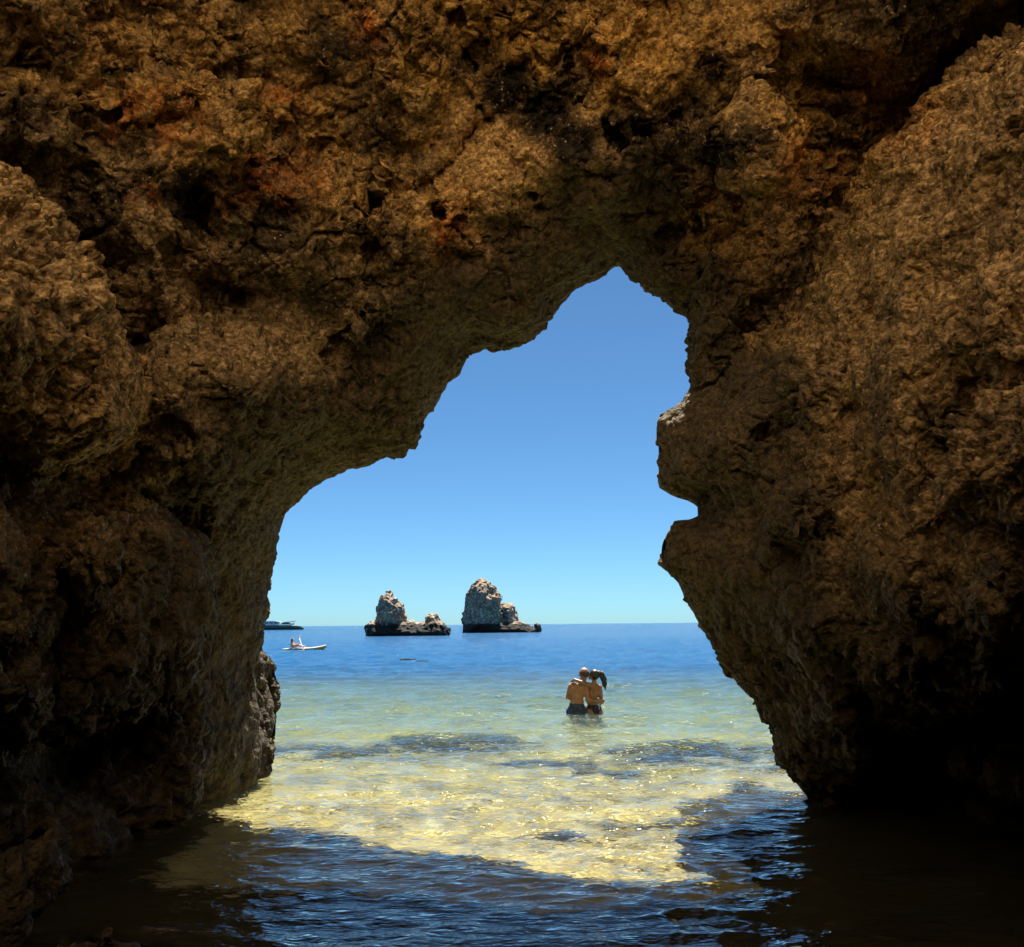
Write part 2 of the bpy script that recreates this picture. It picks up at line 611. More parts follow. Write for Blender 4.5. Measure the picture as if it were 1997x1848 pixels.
# distance (metres ahead) of the inner rock face at points of the photograph, vault first
CTRL = [(-900, 900, 3.6), (-500, 200, 4.2), (-500, 700, 4.0), (-500, 1300, 4.2), (-900, 1700, 3.6), (-400, -500, 4.6), (300, -600, 6.3), (1000, -700, 6.6), (1700, -600, 6.1),
        (2400, -500, 4.4), (2900, 300, 3.6), (2700, 900, 3.6), (2700, 1500, 4.6), (2400, 1500, 7.0), (2300, 1800, 6.5), (-300, 2200, 4.0), (2300, 2300, 5.5),
        (0, 0, 6.2), (0, 300, 6.5), (0, 600, 6.6), (0, 900, 6.2), (0, 1150, 6.0), (0, 1400, 6.0), (0, 1520, 7.2), (0, 1700, 6.8),
        (250, 0, 7.1), (250, 300, 7.3), (250, 600, 7.7), (250, 850, 7.4), (250, 1100, 8.3), (250, 1300, 8.5), (150, 1500, 8.4), (300, 1480, 9.0), (100, 1640, 7.6), (400, 1560, 9.2),
        (500, 0, 7.7), (500, 300, 8.2), (500, 550, 8.6), (500, 750, 9.0), (480, 900, 9.0), (450, 1050, 9.4), (450, 1250, 9.5), (450, 1400, 9.7), (510, 1150, 10.6), (500, 1450, 10.9),
        (640, 740, 9.3), (690, 800, 9.7), (640, 900, 9.9), (800, 800, 9.9),
        (750, 0, 8.0), (750, 300, 8.6), (750, 550, 9.0), (850, 650, 9.5),
        (1000, 0, 8.1), (1000, 250, 8.8), (1000, 400, 9.1), (1000, 500, 9.2), (1000, 600, 9.6),
        (1250, 0, 8.0), (1250, 250, 8.6), (1250, 420, 9.1), (1250, 510, 9.4),
        (1470, 0, 7.8), (1470, 250, 8.5), (1420, 480, 8.9), (1400, 640, 9.3),
        (1700, 0, 7.5), (1650, 250, 8.8), (1600, 420, 9.0), (1480, 700, 9.4),
        (2000, 0, 7.5), (1900, 250, 8.9), (1850, 600, 8.2), (2100, 700, 7.4), (1700, 900, 8.9), (2100, 1100, 7.6), (1700, 1250, 9.2), (1650, 1450, 9.6), (1800, 1500, 9.8), (2000, 1450, 9.0), (1900, 1350, 9.2), (2000, 1650, 8.2), (1700, 1620, 9.6)]
BUTT = [(2000, 60, 5.6), (1850, 200, 6.6), (1720, 330, 7.2), (1640, 500, 7.5), (1500, 660, 8.3), (1380, 760, 9.1), (2000, 300, 5.4), (2000, 600, 5.0), (2000, 900, 4.9),
        (2000, 1150, 5.1), (2000, 1330, 5.6), (1800, 500, 6.5), (1800, 800, 6.2), (1800, 1100, 6.2), (1800, 1300, 6.7), (1600, 800, 7.5), (1600, 1000, 7.4), (1600, 1200, 7.5),
        (1600, 1350, 8.1), (1700, 1450, 8.2), (1450, 850, 8.6), (1400, 1000, 8.9), (1300, 860, 9.5), (1300, 1080, 9.5), (1450, 1200, 8.7), (1450, 1300, 9.0), (1550, 1500, 9.3), (1600, 1560, 9.4),
        (2400, 0, 4.6), (2500, 600, 3.9), (2500, 1100, 3.9), (2900, 600, 3.2)]
BUTT_POLY = [(1210, 760), (1352, 740), (1385, 712), (1450, 668), (1500, 628), (1545, 590), (1580, 540), (1640, 450), (1668, 400), (1700, 310), (1770, 235), (1840, 180), (1900, 120),
             (2000, 50), (2300, -180), (3200, -400), (3400, 1500), (2500, 1180), (2150, 1230), (2000, 1315), (1935, 1372), (1880, 1402), (1790, 1440), (1740, 1500), (1690, 1570), (1600, 1640), (1400, 1640), (1150, 1100)]
LEDGE = [(0, 340, 5.0), (110, 420, 5.4), (210, 560, 5.8), (280, 740, 6.2), (150, 800, 5.8), (0, 600, 4.7), (0, 820, 5.1), (120, 600, 5.2), (-400, 500, 4.0), (-400, 900, 4.1)]
LEDGE_POLY = [(-700, 120), (-200, 250), (0, 338), (60, 368), (112, 405), (150, 470), (200, 530), (215, 600), (235, 650), (290, 735), (292, 800), (255, 860), (160, 905), (60, 880), (0, 850), (-300, 880), (-700, 900)]

AZ = np.linspace(-1.45, 1.45, 240)
EL = np.linspace(-0.9, 1.3, 200)


def radial_field(ctrl, power=3.0):
    D, R = [], []
    for px, py, yy in ctrl:
        p = at(px, py, yy) - CAM
        r = np.linalg.norm(p)
        D.append(p / r); R.append(r)
    D, R = np.array(D), np.array(R)
    A, E = np.meshgrid(AZ, EL, indexing='ij')
    q = np.stack([np.sin(A) * np.cos(E), np.cos(A) * np.cos(E), np.sin(E)], -1).reshape(-1, 3)
    d2 = ((q[:, None] - D[None]) ** 2).sum(-1)
    w = 1.0 / (d2 + 0.0016) ** power
    return ((w * R).sum(1) / w.sum(1)).reshape(A.shape)


def sample_field(F, P):
    q = P - CAM.astype(np.float32)
    r = np.sqrt((q * q).sum(1))
    az = np.arctan2(q[:, 0], q[:, 1])
    el = np.arcsin(np.clip(q[:, 2] / (r + 1e-6), -1, 1))
    u = np.clip((az - AZ[0]) / (AZ[1] - AZ[0]), 0, len(AZ) - 1.001)
    v = np.clip((el - EL[0]) / (EL[1] - EL[0]), 0, len(EL) - 1.001)
    i, j = u.astype(int), v.astype(int)
    u, v = u - i, v - j
    val = F[i, j] * (1 - u) * (1 - v) + F[i + 1, j] * u * (1 - v) + F[i, j + 1] * (1 - u) * v + F[i + 1, j + 1] * u * v
    return val, r


def mouth(P):
    """signed distance-like field of the carved mouth (negative = open air)"""
    gx, gy, f = gno(P)
    tt = P[:, 1] + YTX * P[:, 0] - YT0
    # only near the outline does the exact distance matter
    d = np.full(len(P), 2.0, np.float32)
    k = (gx > 200) & (gx < 1900) & (gy > 250) & (gy < 2100) & (P[:, 1] > 4.0)
    d[k] = poly_sdf(gx[k], gy[k], OPEN) * (f[k] / FPX)
    inn = np.clip(-tt - 0.15, 0, 1.1)
    out = np.maximum(tt - 0.0, 0)
    m = 0.30 * inn + 0.16 * inn ** 2 + 0.25 * out + 0.10 * out ** 2 + 0.03
    return d - m


def coarse_noise(P, seed, amp=1.0):
    """lumps, blocks with joints between them, pockets and fissures (positive = carved away)"""
    out = np.zeros(len(P), np.float32)
    gx, gy, f = gno(P)
    m = (gx > -250) & (gx < 2250) & (gy > -250) & (gy < 1950) & (f > 1.0)
    P = P[m]
    if len(P) == 0:
        return out
    n = 0.22 * perlin(P, 1.9, seed) + 0.12 * perlin(P, 0.95, seed + 1)
    W = P + (0.22 * perlin(P, 0.7, seed + 4))[:, None] * np.array([1, -0.6, 0.8], np.float32)
    g, r = cells(W * np.array([1, 1, 0.75], np.float32), 1.15, seed + 5)
    n += 0.34 * (r - 0.5) * sstep(0.0, 0.10, g) + 0.22 * sstep(0.14, 0.0, g) * sstep(0.25, 0.6, r)
    g, r = cells(W, 0.48, seed + 6)
    n += 0.17 * (r - 0.5) * sstep(0.0, 0.12, g) + 0.12 * sstep(0.18, 0.0, g) * sstep(0.3, 0.7, r)
    n += 0.14 * (0.30 - np.abs(perlin(P, 0.70, seed + 2))) - 0.07 * perlin(P, 0.36, seed + 3)
    n += 0.9 * np.maximum(perlin(P, 0.55, seed + 6) - 0.42, 0)
    out[m] = n * amp
    return out


def band(sd, P, fn, width):
    """add fn(P) to sd where |sd| < width"""
    m = np.abs(sd) < width
    if m.any():
        sd[m] += fn(P[m])
    return sd


def ellipsoid(P, c, r):
    q = (P - np.asarray(c, np.float32)) / np.asarray(r, np.float32)
    k = np.sqrt((q * q).sum(1))
    return (k - 1) * min(r)


VF = radial_field(CTRL)
BF = radial_field(BUTT)
LF = radial_field(LEDGE)


def vault_sdf(P):
    R, r = sample_field(VF, P)
    sd = (R - r).astype(np.float32)
    # rounded swellings of the left wall
    for (px, py, yy, rad) in ((330, 250, 8.0, (0.9, 0.6, 0.5)), (120, 1040, 6.9, (0.5, 0.6, 0.5)), (1130, 330, 8.9, (0.8, 0.6, 0.5)), (700, 130, 8.6, (0.8, 0.6, 0.6)), (1180, 140, 8.6, (0.6, 0.5, 0.5))):
        sd = smin(sd, ellipsoid(P, at(px, py, yy), rad), 0.35)
    tt = P[:, 1] + YTX * P[:, 0] - YT0
    outer = tt - 0.35 - 0.05 * np.maximum(P[:, 2] - 3, 0)
    outer = np.where(P[:, 0] < -2.2, tt - 0.9, outer)
    outer = outer + 0.25 * sstep(0.9, 1.4, P[:, 0]) * sstep(5.2, 4.6, P[:, 2]) * sstep(1.8, 2.6, P[:, 2])
    outer = outer - 2.0 * np.maximum(sstep(2.1, 3.0, P[:, 0]), sstep(2.5, 3.3, P[:, 0]) * sstep(2.4, 1.6, P[:, 2]))
    sd = smax(sd, outer, 0.3)
    sd = np.maximum(sd, P[:, 2] - 13.0)
    sd = np.maximum(sd, 0.9 - P[:, 1])
    sd = smax(sd, (5.6 + 0.12 * np.abs(P[:, 0]) - P[:, 1]) * 0.8 - 1.5 * np.maximum(6.4 - P[:, 2], 0), 0.4)
    mo = mouth(P)
    sd = smax(sd, -mo, 0.10)
    lip = sstep(0.0, 0.40, mo)
    m = np.abs(sd) < 0.6
    sd[m] += coarse_noise(P[m], 10) * (0.12 + 0.88 * lip[m])
    # hollows behind the edges of the masses that stand in front of the vault
    gx, gy, f = gno(P)
    for poly, dep, wid in ((BUTT_POLY, 0.65, 0.50), (LEDGE_POLY, 0.7, 0.5), (BULGE_POLY, 0.35, 0.35), (LOW_POLY, 0.40, 0.4)):
        k = (np.abs(sd) < 1.2) & (mo > 0.25)
        if k.any():
            e = poly_sdf(gx[k], gy[k], poly) * (f[k] / FPX)
            sd[k] += (dep * sstep(wid, 0.0, np.abs(e)) * sstep(0.25, 0.7, mo[k])).astype(np.float32)
    # caves and pockets in the wall
    for (px, py, yy, rad) in ((335, 515, 8.0, 0.17), (490, 570, 8.5, 0.20), (270, 690, 7.6, 0.18), (285, 650, 7.7, 0.14), (40, 830, 6.0, 0.26), (150, 900, 6.6, 0.24), (380, 420, 8.2, 0.2),
                              (1395, 215, 8.3, 0.17), (1400, 370, 8.7, 0.2), (1385, 130, 8.0, 0.16), (1010, 180, 8.5, 0.2), (375, 1030, 9.0, 0.2), (470, 1060, 9.6, 0.22), (80, 330, 6.4, .2)):
        c = at(px, py, yy)
        sd = smax(sd, -(ellipsoid(P, c, (rad, rad * 1.6, rad * 1.2))), 0.06)
    return sd


def solid_patch(P, F, poly, T, w, thick, seed, namp, use_mouth=True):
    R, r = sample_field(F, P)
    gx, gy, f = gno(P)
    e = -poly_sdf(gx, gy, poly) * (f / FPX)
    q = 1 - np.clip(e / w, 0, 1)
    Re = R + T * (1 - np.sqrt(np.maximum(1 - q * q, 0)))
    sd = (Re - r).astype(np.float32)
    sd = np.maximum(sd, -e)
    sd = np.maximum(sd, r - R - thick)
    if use_mouth:
        tt = P[:, 1] + YTX * P[:, 0] - YT0
        sd = smax(sd, tt - 0.30 + 0.20 * sstep(0.9, 1.4, P[:, 0]) * sstep(1.8, 2.6, P[:, 2]), 0.2)
        mo = mouth(P)
        sd = smax(sd, -mo, 0.10)
        lip = sstep(0.0, 0.40, mo)
    else:
        lip = np.ones(len(P), np.float32)
    m = np.abs(sd) < 0.6
    sd[m] += coarse_noise(P[m], seed, namp) * (0.12 + 0.88 * lip[m])
    return sd


def buttress_sdf(P):
    sd = solid_patch(P, BF, BUTT_POLY, 1.6, 0.75, 3.0, 40, 0.62)
    for (px, py, yy, rad) in ((1475, 1020, 8.4, 0.12), (1560, 1010, 7.8, 0.10), (1640, 750, 7.3, 0.07), (1980, 290, 5.5, 0.22), (1960, 430, 5.6, 0.14), (1535, 1075, 8.0, .13)):
        sd = smax(sd, -ellipsoid(P, at(px, py, yy), (rad, rad * 3, rad * 1.9)), 0.05)
    # crack
    gx, gy, f = gno(P)
    crack = poly_sdf(gx, gy, [(1655, 705), (1640, 760), (1632, 800), (1640, 803), (1650, 765), (1664, 708)]) * f / FPX
    R, r = sample_field(BF, P)
    crack = np.maximum(crack, r - R - 0.5)
    sd = np.maximum(sd, -crack)
    return np.maximum(sd, 0.9 - P[:, 1])


def ledge_sdf(P):
    return np.maximum(solid_patch(P, LF, LEDGE_POLY, 1.2, 0.55, 2.2, 60, 0.65, False), 0.9 - P[:, 1])


# pigment patches of the rock: (px, py, radius px, strength) read off the photograph, laid out on the surface
STAIN = [(990, 175, 70, 1), (1060, 220, 75, 1), (1120, 280, 60, 1), (1230, 250, 70, .9), (1330, 260, 90, .9), (1290, 330, 90, .8), (1400, 300, 60, 1), (1470, 280, 70, .6), (940, 120, 50, .7), (650, 110, 60, .8), (620, 60, 40, .6),
         (740, 250, 60, .8), (720, 190, 60, .6), (1390, 130, 40, 1), (370, 370, 60, .9), (300, 350, 50, .6), (1260, 490, 60, .9), (1330, 560, 60, .6), (180, 400, 80, .6), (540, 450, 60, .7), (640, 560, 60, .7), (1800, 40, 110, .8), (1650, 110, 70, .6), (500, 120, 40, .4), (60, 220, 60, .6), (830, 60, 60, .5), (1100, 130, 60, .5), (1010, 530, 60, .3)]
OCHRE = [(300, 120, 220, .7), (650, 150, 260, .7), (900, 60, 220, .9), (1250, 60, 260, .9), (1200, 130, 120, 1), (1020, 90, 130, 1), (750, 330, 220, .6), (1280, 400, 200, .7), (1620, 220, 170, .9), (1750, 160, 130, .7), (1450, 420, 150, .6), (430, 320, 130, .6), (1600, 350, 130, .6), (870, 430, 110, .7), (100, 100, 150, .5), (1500, 40, 150, .7), (1900, 900, 300, .25), (1700, 950, 250, .25)]
RED = [(880, 460, 45, 1), (860, 495, 25, .9), (715, 60, 45, .9), (560, 190, 60, .5), (500, 350, 60, .9), (540, 370, 50, .6), (430, 380, 50, .6), (270, 380, 45, .9), (250, 230, 70, .6), (1160, 120, 40, .8), (330, 230, 80, .5), (1700, 150, 70, .6), (1770, 230, 80, .5), (900, 380, 40, .5), (590, 340, 60, .5), (1590, 330, 80, .4)]
PALE = [(950, 230, 90, .9), (990, 300, 100, .9), (1030, 360, 90, .8), (940, 330, 90, .7), (1000, 430, 110, .6), (1080, 450, 80, .4)]


def patch_mask(gx, gy, lst):
    m = np.zeros(len(gx), np.float32)
    for (px, py, rad, s) in lst:
        d = np.sqrt((gx - px) ** 2 + (gy - py) ** 2) / rad
        m = np.maximum(m, s * sstep(1.25, 0.45, d))
    return m


def rock_part(name, sdf, lo, hi, h, parent, seed, fine=2, pigment=True, wet=0.0):
    P, shp = grid_points(lo, hi, h)
    sd = np.empty(len(P), np.float32)
    for a in range(0, len(P), 600000):
        sd[a:a + 600000] = sdf(P[a:a + 600000])
    f = sd.reshape(shp)
    for ax in range(3):                        # close the solid at the box sides
        s0 = [slice(None)] * 3; s0[ax] = 0; f[tuple(s0)] = np.maximum(f[tuple(s0)], 0.01)
        s0[ax] = -1; f[tuple(s0)] = np.maximum(f[tuple(s0)], 0.01)
    V, Q = surface_nets(f, lo, h)
    N = vnormals(V, Q)
    c = V[Q].mean(1); n = N[Q].mean(1)
    view = CAM - c
    view /= np.linalg.norm(view, axis=1)[:, None]
    gx, gy, ff = gno(c.astype(np.float32))
    vis = ((n * view).sum(1) > -0.30) & (gx > -200) & (gx < 2200) & (gy > -200) & (gy < 1950) & (ff > 1.0)
    if name == "vault":                        # what stands well behind the other rock masses stays coarse
        for F_, poly_ in ((BF, BUTT_POLY), (LF, LEDGE_POLY), (BUF, BULGE_POLY), (LOF, LOW_POLY)):
            R_, r_ = sample_field(F_, c.astype(np.float32))
            vis &= ~((poly_sdf(gx, gy, poly_) < -90) & (r_ > R_ + 0.45))
    parts_V, parts_F, off = [], [], 0
    for sel, lev in ((vis, fine), (~vis, 0)):
        if not sel.any():
            continue
        q = Q[sel]
        u, inv = np.unique(q, return_inverse=True)
        v, q = V[u], inv.reshape(-1, 4)
        if lev:
            v2, n2, q2 = catmull(v, q, lev)
        else:
            v2, n2, q2 = v.astype(np.float32), N[u].astype(np.float32), q
        if lev:
            rough = 0.45 + 0.80 * sstep(-0.4, 0.5, perlin(v2, 1.3, seed + 20))
            gx, gy, ff = gno(v2)
            if pigment:
                rough *= 1 - 0.6 * patch_mask(gx, gy, PALE)
            wv = v2 + (0.05 * perlin(v2, 0.25, seed + 14))[:, None] * np.array([1, -0.7, 0.9], np.float32)
            h1, g1 = facets(wv, 0.34, seed + 5)
            d = 0.085 * h1 - 0.06 * sstep(0.12, 0.0, g1)
            h1, g1 = facets(wv, 0.15, seed + 15)
            d += 0.050 * h1 - 0.030 * sstep(0.16, 0.0, g1)
            d += 0.055 * perlin(v2, 0.20, seed + 6)
            d -= 0.10 * np.maximum(perlin(v2, 0.36, seed + 7, (1, 1, 1.5)) - 0.24, 0) * 3
            d -= 0.05 * sstep(0.08, 0.0, np.abs(perlin(v2, 0.42, seed + 12, (1, 1, 2.2)))) * sstep(-0.1, 0.3, perlin(v2, 1.1, seed + 13))
            d += 0.034 * (0.3 - np.abs(perlin(v2, 0.11, seed + 8))) * 1.6
            d -= 0.035 * (worley(v2, 0.08, seed + 11) - 0.45)
            d += 0.016 * perlin(v2, 0.05, seed + 9)
            rough = rough * (0.55 + 0.45 * sstep(0.04, 0.22, np.abs(mouth(v2))))
            if lev == 1:
                rough = rough * 0.6
            v2 = v2 + n2 * (d * rough)[:, None]
        parts_V.append(v2); parts_F.append(q2 + off); off += len(v2)
    V = np.concatenate(parts_V)
    me = mesh_np(name, V, np.concatenate(parts_F))
    gx, gy, ff = gno(V)
    on = (ff > 2).astype(np.float32) if pigment else np.zeros(len(V), np.float32)
    attr(me, "stain", patch_mask(gx, gy, STAIN) * on)
    attr(me, "ochre", np.maximum(patch_mask(gx, gy, OCHRE) * on, 0.12 * on))
    attr(me, "red", patch_mask(gx, gy, RED) * on)
    pale = patch_mask(gx, gy, PALE)
    if name == "ledge":
        pale = np.maximum(pale, 0.45)  # whole mass made paler: light on its upward faces put into the colour
    if name == "buttress":
        pale = np.maximum(pale, 0.40 * sstep(900, 500, gy))  # upper part made paler, light from above put into the colour
    attr(me, "pale", pale * on)
    attr(me, "rim", sstep(0.75, 0.25, np.abs(mouth(V)) + 0.22 * perlin(V, 0.5, 78)) * (V[:, 1] > 6.5))  # real lip pigment plus painted darkening around the mouth
    attr(me, "wet", wet + (1 - wet) * sstep(3.1, 1.0, V[:, 2] + 0.55 * perlin(V, 0.9, 77)))  # tide band, carried higher to paint shade onto the lower walls
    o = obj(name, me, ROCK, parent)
    print(name, "verts", len(V), "t", round(time.time() - T0, 1))
    return o


BULGE = [(450, 740, 7.9), (640, 740, 8.7), (560, 880, 8.7), (300, 760, 7.5), (450, 600, 8.2), (350, 900, 7.9), (600, 620, 8.7)]
BULGE_POLY = [(318, 622), (395, 582), (470, 590), (560, 583), (625, 625), (652, 690), (660, 750), (640, 830), (590, 890), (520, 925), (450, 950), (380, 985), (300, 960), (235, 900), (225, 800), (262, 740), (300, 690)]
LOW = [(250, 1100, 7.4), (120, 1200, 6.9), (380, 1150, 8.2), (250, 1300, 7.5), (150, 1420, 7.1), (350, 1340, 8.2), (120, 1030, 6.9)]
LOW_POLY = [(92, 1100), (100, 1040), (135, 1000), (190, 975), (250, 985), (330, 1005), (400, 1045), (432, 1130), (440, 1240), (415, 1320), (350, 1375), (260, 1415), (190, 1455), (110, 1490), (55, 1450), (60, 1350), (88, 1250), (80, 1170)]
BUF, LOF = radial_field(BULGE), radial_field(LOW)
arch = empty("rock_arch", (0, 0, 0), "huge ochre brown limestone sea cave arch framing the view of the sea", "rock arch")
H = 0.08
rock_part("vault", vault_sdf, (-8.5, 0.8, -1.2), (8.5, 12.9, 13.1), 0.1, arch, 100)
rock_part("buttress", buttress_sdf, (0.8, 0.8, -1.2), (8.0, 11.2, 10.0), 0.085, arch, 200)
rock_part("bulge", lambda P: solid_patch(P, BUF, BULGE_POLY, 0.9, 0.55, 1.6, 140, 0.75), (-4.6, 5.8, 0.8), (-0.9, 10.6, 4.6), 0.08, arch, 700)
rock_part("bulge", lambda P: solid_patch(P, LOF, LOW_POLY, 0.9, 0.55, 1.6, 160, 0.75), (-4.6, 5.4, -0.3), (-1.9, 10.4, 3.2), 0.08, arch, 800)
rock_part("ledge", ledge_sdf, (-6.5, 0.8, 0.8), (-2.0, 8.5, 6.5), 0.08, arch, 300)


def block_sdf(P):
    c = at(1468, 270, 7.85)
    sd = ellipsoid(P, c, (0.30, 0.45, 0.44))
    sd = smin(sd, ellipsoid(P, at(1430, 330, 8.0), (0.2, 0.35, 0.22)), 0.1)
    sd = smin(sd, ellipsoid(P, at(1340, 300, 8.25), (0.33, 0.5, 0.36)), 0.05)
    sd = smin(sd, ellipsoid(P, at(1225, 265, 8.4), (0.22, 0.4, 0.26)), 0.05)
    return sd + coarse_noise(P, 80, 0.9)


_c = at(1380, 270, 8.1)
rock_part("hanging_block", block_sdf, tuple(_c - np.array([1.3, 1.2, 1.0])), tuple(_c + np.array([1.2, 1.0, 1.0])), 0.05, arch, 400, fine=1)


def foot_sdf(P):
    # buttress foot outside the left pillar, in the sun
    sd = ellipsoid(P, at(494, 1330, 12.3), (0.24, 0.6, 0.45))
    sd = smin(sd, ellipsoid(P, at(487, 1400, 12.2), (0.30, 0.6, 0.6)), 0.12)
    sd = smin(sd, ellipsoid(P, at(494, 1480, 11.7), (0.20, 0.5, 0.42)), 0.12)
    return sd + coarse_noise(P, 90, 0.30)


_c = at(490, 1390, 12.2)
rock_part("pillar_foot", foot_sdf, tuple(_c - np.array([1.2, 1.4, 1.6])), tuple(_c + np.array([1.2, 1.4, 1.4])), 0.05, arch, 500, fine=1, pigment=False)


# loose boulders standing in the water of the cave
def boulder(name, label, c, r, seed, h=0.045, rots=()):
    c = np.asarray(c, float)

    def f(P):
        sd = ellipsoid(P, c, r)
        for (dc, rr) in rots:
            sd = smin(sd, ellipsoid(P, c + np.asarray(dc), rr), 0.15)
        return sd + coarse_noise(P, seed, 0.55)
    e = np.max([np.abs(np.asarray(d)) + np.asarray(rr) for d, rr in rots] + [np.asarray(r)], axis=0) + 0.45
    o = rock_part(name, f, tuple(c - e), tuple(c + e), h, None, seed, fine=1, pigment=False, wet=0.75)
    return tag(o, label, "boulder")


boulder("boulder", "dark brown boulder at the cave wall in the bottom left corner", at(-40, 1800, 5.0), (0.27, 0.5, 0.42), 600, rots=[((-0.25, 0.1, -0.1), (0.35, 0.5, 0.5))])
boulder("boulder", "low wet rock slab with foam running over it, bottom left of the water", np.array([-1.85, 4.85, -0.12]), (0.30, 0.5, 0.40), 620, rots=[((-0.45, -0.25, -0.12), (0.5, 0.6, 0.35))])
boulder("boulder", "grey rock shelf in the dark hollow at the right edge", at(2000, 1530, 8.0), (0.36, 0.6, 0.20), 640, rots=[((0.45, 0.1, 0.12), (0.4, 0.6, 0.3))])

# ------------------------------------------------------------------ unseen rock added behind the viewer and above the arch to shape the light
def bounce_cliff():  # added bounce surface that throws warm sunlight onto the cave walls
    n, m = 140, 60
    a = np.linspace(math.radians(188), math.radians(352), n)
    z = np.linspace(-0.5, 36, m)
    A, Z = np.meshgrid(a, z, indexing='ij')
    R = 9.8 + 0.10 * Z
    V = np.stack([R * np.cos(A), 2.0 + R * np.sin(A), Z], -1).reshape(-1, 3)
    n_ = perlin(V, 5.0, 901) * 1.4 + perlin(V, 2.0, 902) * 0.6 + perlin(V, 0.8, 903) * 0.25
    dirs = np.stack([np.cos(A), np.sin(A), 0 * A], -1).reshape(-1, 3)
    V = V + dirs * n_[:, None]
    i = np.arange(n * m).reshape(n, m)
    Q = np.stack([i[:-1, :-1], i[:-1, 1:], i[1:, 1:], i[1:, :-1]], -1).reshape(-1, 4)
    me = mesh_np("cliff", V, Q)
    t = NT("bounce_cliff_rock")
    P = t.geo()
    c = t.mix(t.ramp(t.noise(P, 0.5, 5), 0.35, 0.65), (0.60, 0.44, 0.26), (0.74, 0.60, 0.42))
    t.principled(Base_Color=c, Roughness=0.9)
    tag(obj("cliff", me, t.m), "added unseen ochre cliff behind the viewer, bouncing warm sunlight", kind="structure")


bounce_cliff()


def light_block_bank():  # added wall that stops low light reaching the cave
    n, m = 120, 30
    a = np.linspace(math.radians(176), math.radians(364), n)
    z = np.linspace(-0.6, 7.0, m)
    A, Z = np.meshgrid(a, z, indexing='ij')
    V = np.stack([8.0 * np.cos(A), 2.2 + 4.8 * np.sin(A), Z], -1).reshape(-1, 3)
    dirs = np.stack([np.cos(A), np.sin(A), 0 * A], -1).reshape(-1, 3)
    V = V + dirs * (perlin(V, 2.2, 911) * 0.6 + perlin(V, 0.8, 912) * 0.3 + 0.12 * np.maximum(Z, 0).reshape(-1))[:, None]
    i = np.arange(n * m).reshape(n, m)
    Q = np.stack([i[:-1, :-1], i[:-1, 1:], i[1:, 1:], i[1:, :-1]], -1).reshape(-1, 4)
    me = mesh_np("light_block_bank", V, Q)
    t = NT("dark_rock")
    P = t.geo()
    c = t.mix(t.ramp(t.noise(P, 1.5, 5), 0.35, 0.65), (0.05, 0.040, 0.026), (0.13, 0.10, 0.06))
    t.principled(Base_Color=c, Roughness=0.8)
    tag(obj("light_block_bank", me, t.m), "added unseen dark rock bank behind the viewer, blocking low light", kind="structure")


light_block_bank()


def shade_headland():
    """added cliff mass above the arch, out of the picture; it keeps the cave in the shade"""
    def f(P):
        q = np.abs(P - np.array([0, 9.2, 18.8], np.float32)) - np.array([15, 2.4, 6.6], np.float32)
        sd = np.maximum(np.maximum(q[:, 0], q[:, 1]), q[:, 2])
        side = np.maximum(np.maximum(np.abs(np.abs(P[:, 0]) - 11.6) - 3.4, np.abs(P[:, 1] - 6.5) - 4.6), P[:, 2] - 14)
        return np.minimum(sd, side) + 0.5 * perlin(P, 4.0, 931) + 0.25 * perlin(P, 1.6, 932)
    lo = (-16.5, 0.5, -1.5)
    P, shp = grid_points(lo, (16.5, 13.5, 27.0), 0.5)
    sd = f(P).reshape(shp)
    V, Q = surface_nets(sd, lo, 0.5)
    me = mesh_np("shade_headland", V, Q)
    t = NT("shade_headland_rock")
    c = t.mix(t.ramp(t.noise(t.geo(), 0.7, 5), 0.35, 0.65), (0.30, 0.19, 0.09), (0.42, 0.30, 0.17))
    t.principled(Base_Color=c, Roughness=0.9)
    tag(obj("shade_headland", me, t.m), "added unseen ochre cliff above the arch and its flanks, casting shade", kind="structure")


shade_headland()


# ------------------------------------------------------------------ seabed and beach
def bed_z(x, y):
    ys = [-25, -6, -1.5, 2, 4, 5.5, 7, 9, 12, 16, 19, 25, 35, 66, 150, 300, 9000]
    zs = [1.6, 0.7, 0.12, -0.1, -0.2, -0.26, -0.32, -0.42, -0.58, -0.72, -0.78, -1.0, -1.5, -3.0, -6.5, -12, -14]
    return np.interp(y, ys, zs)


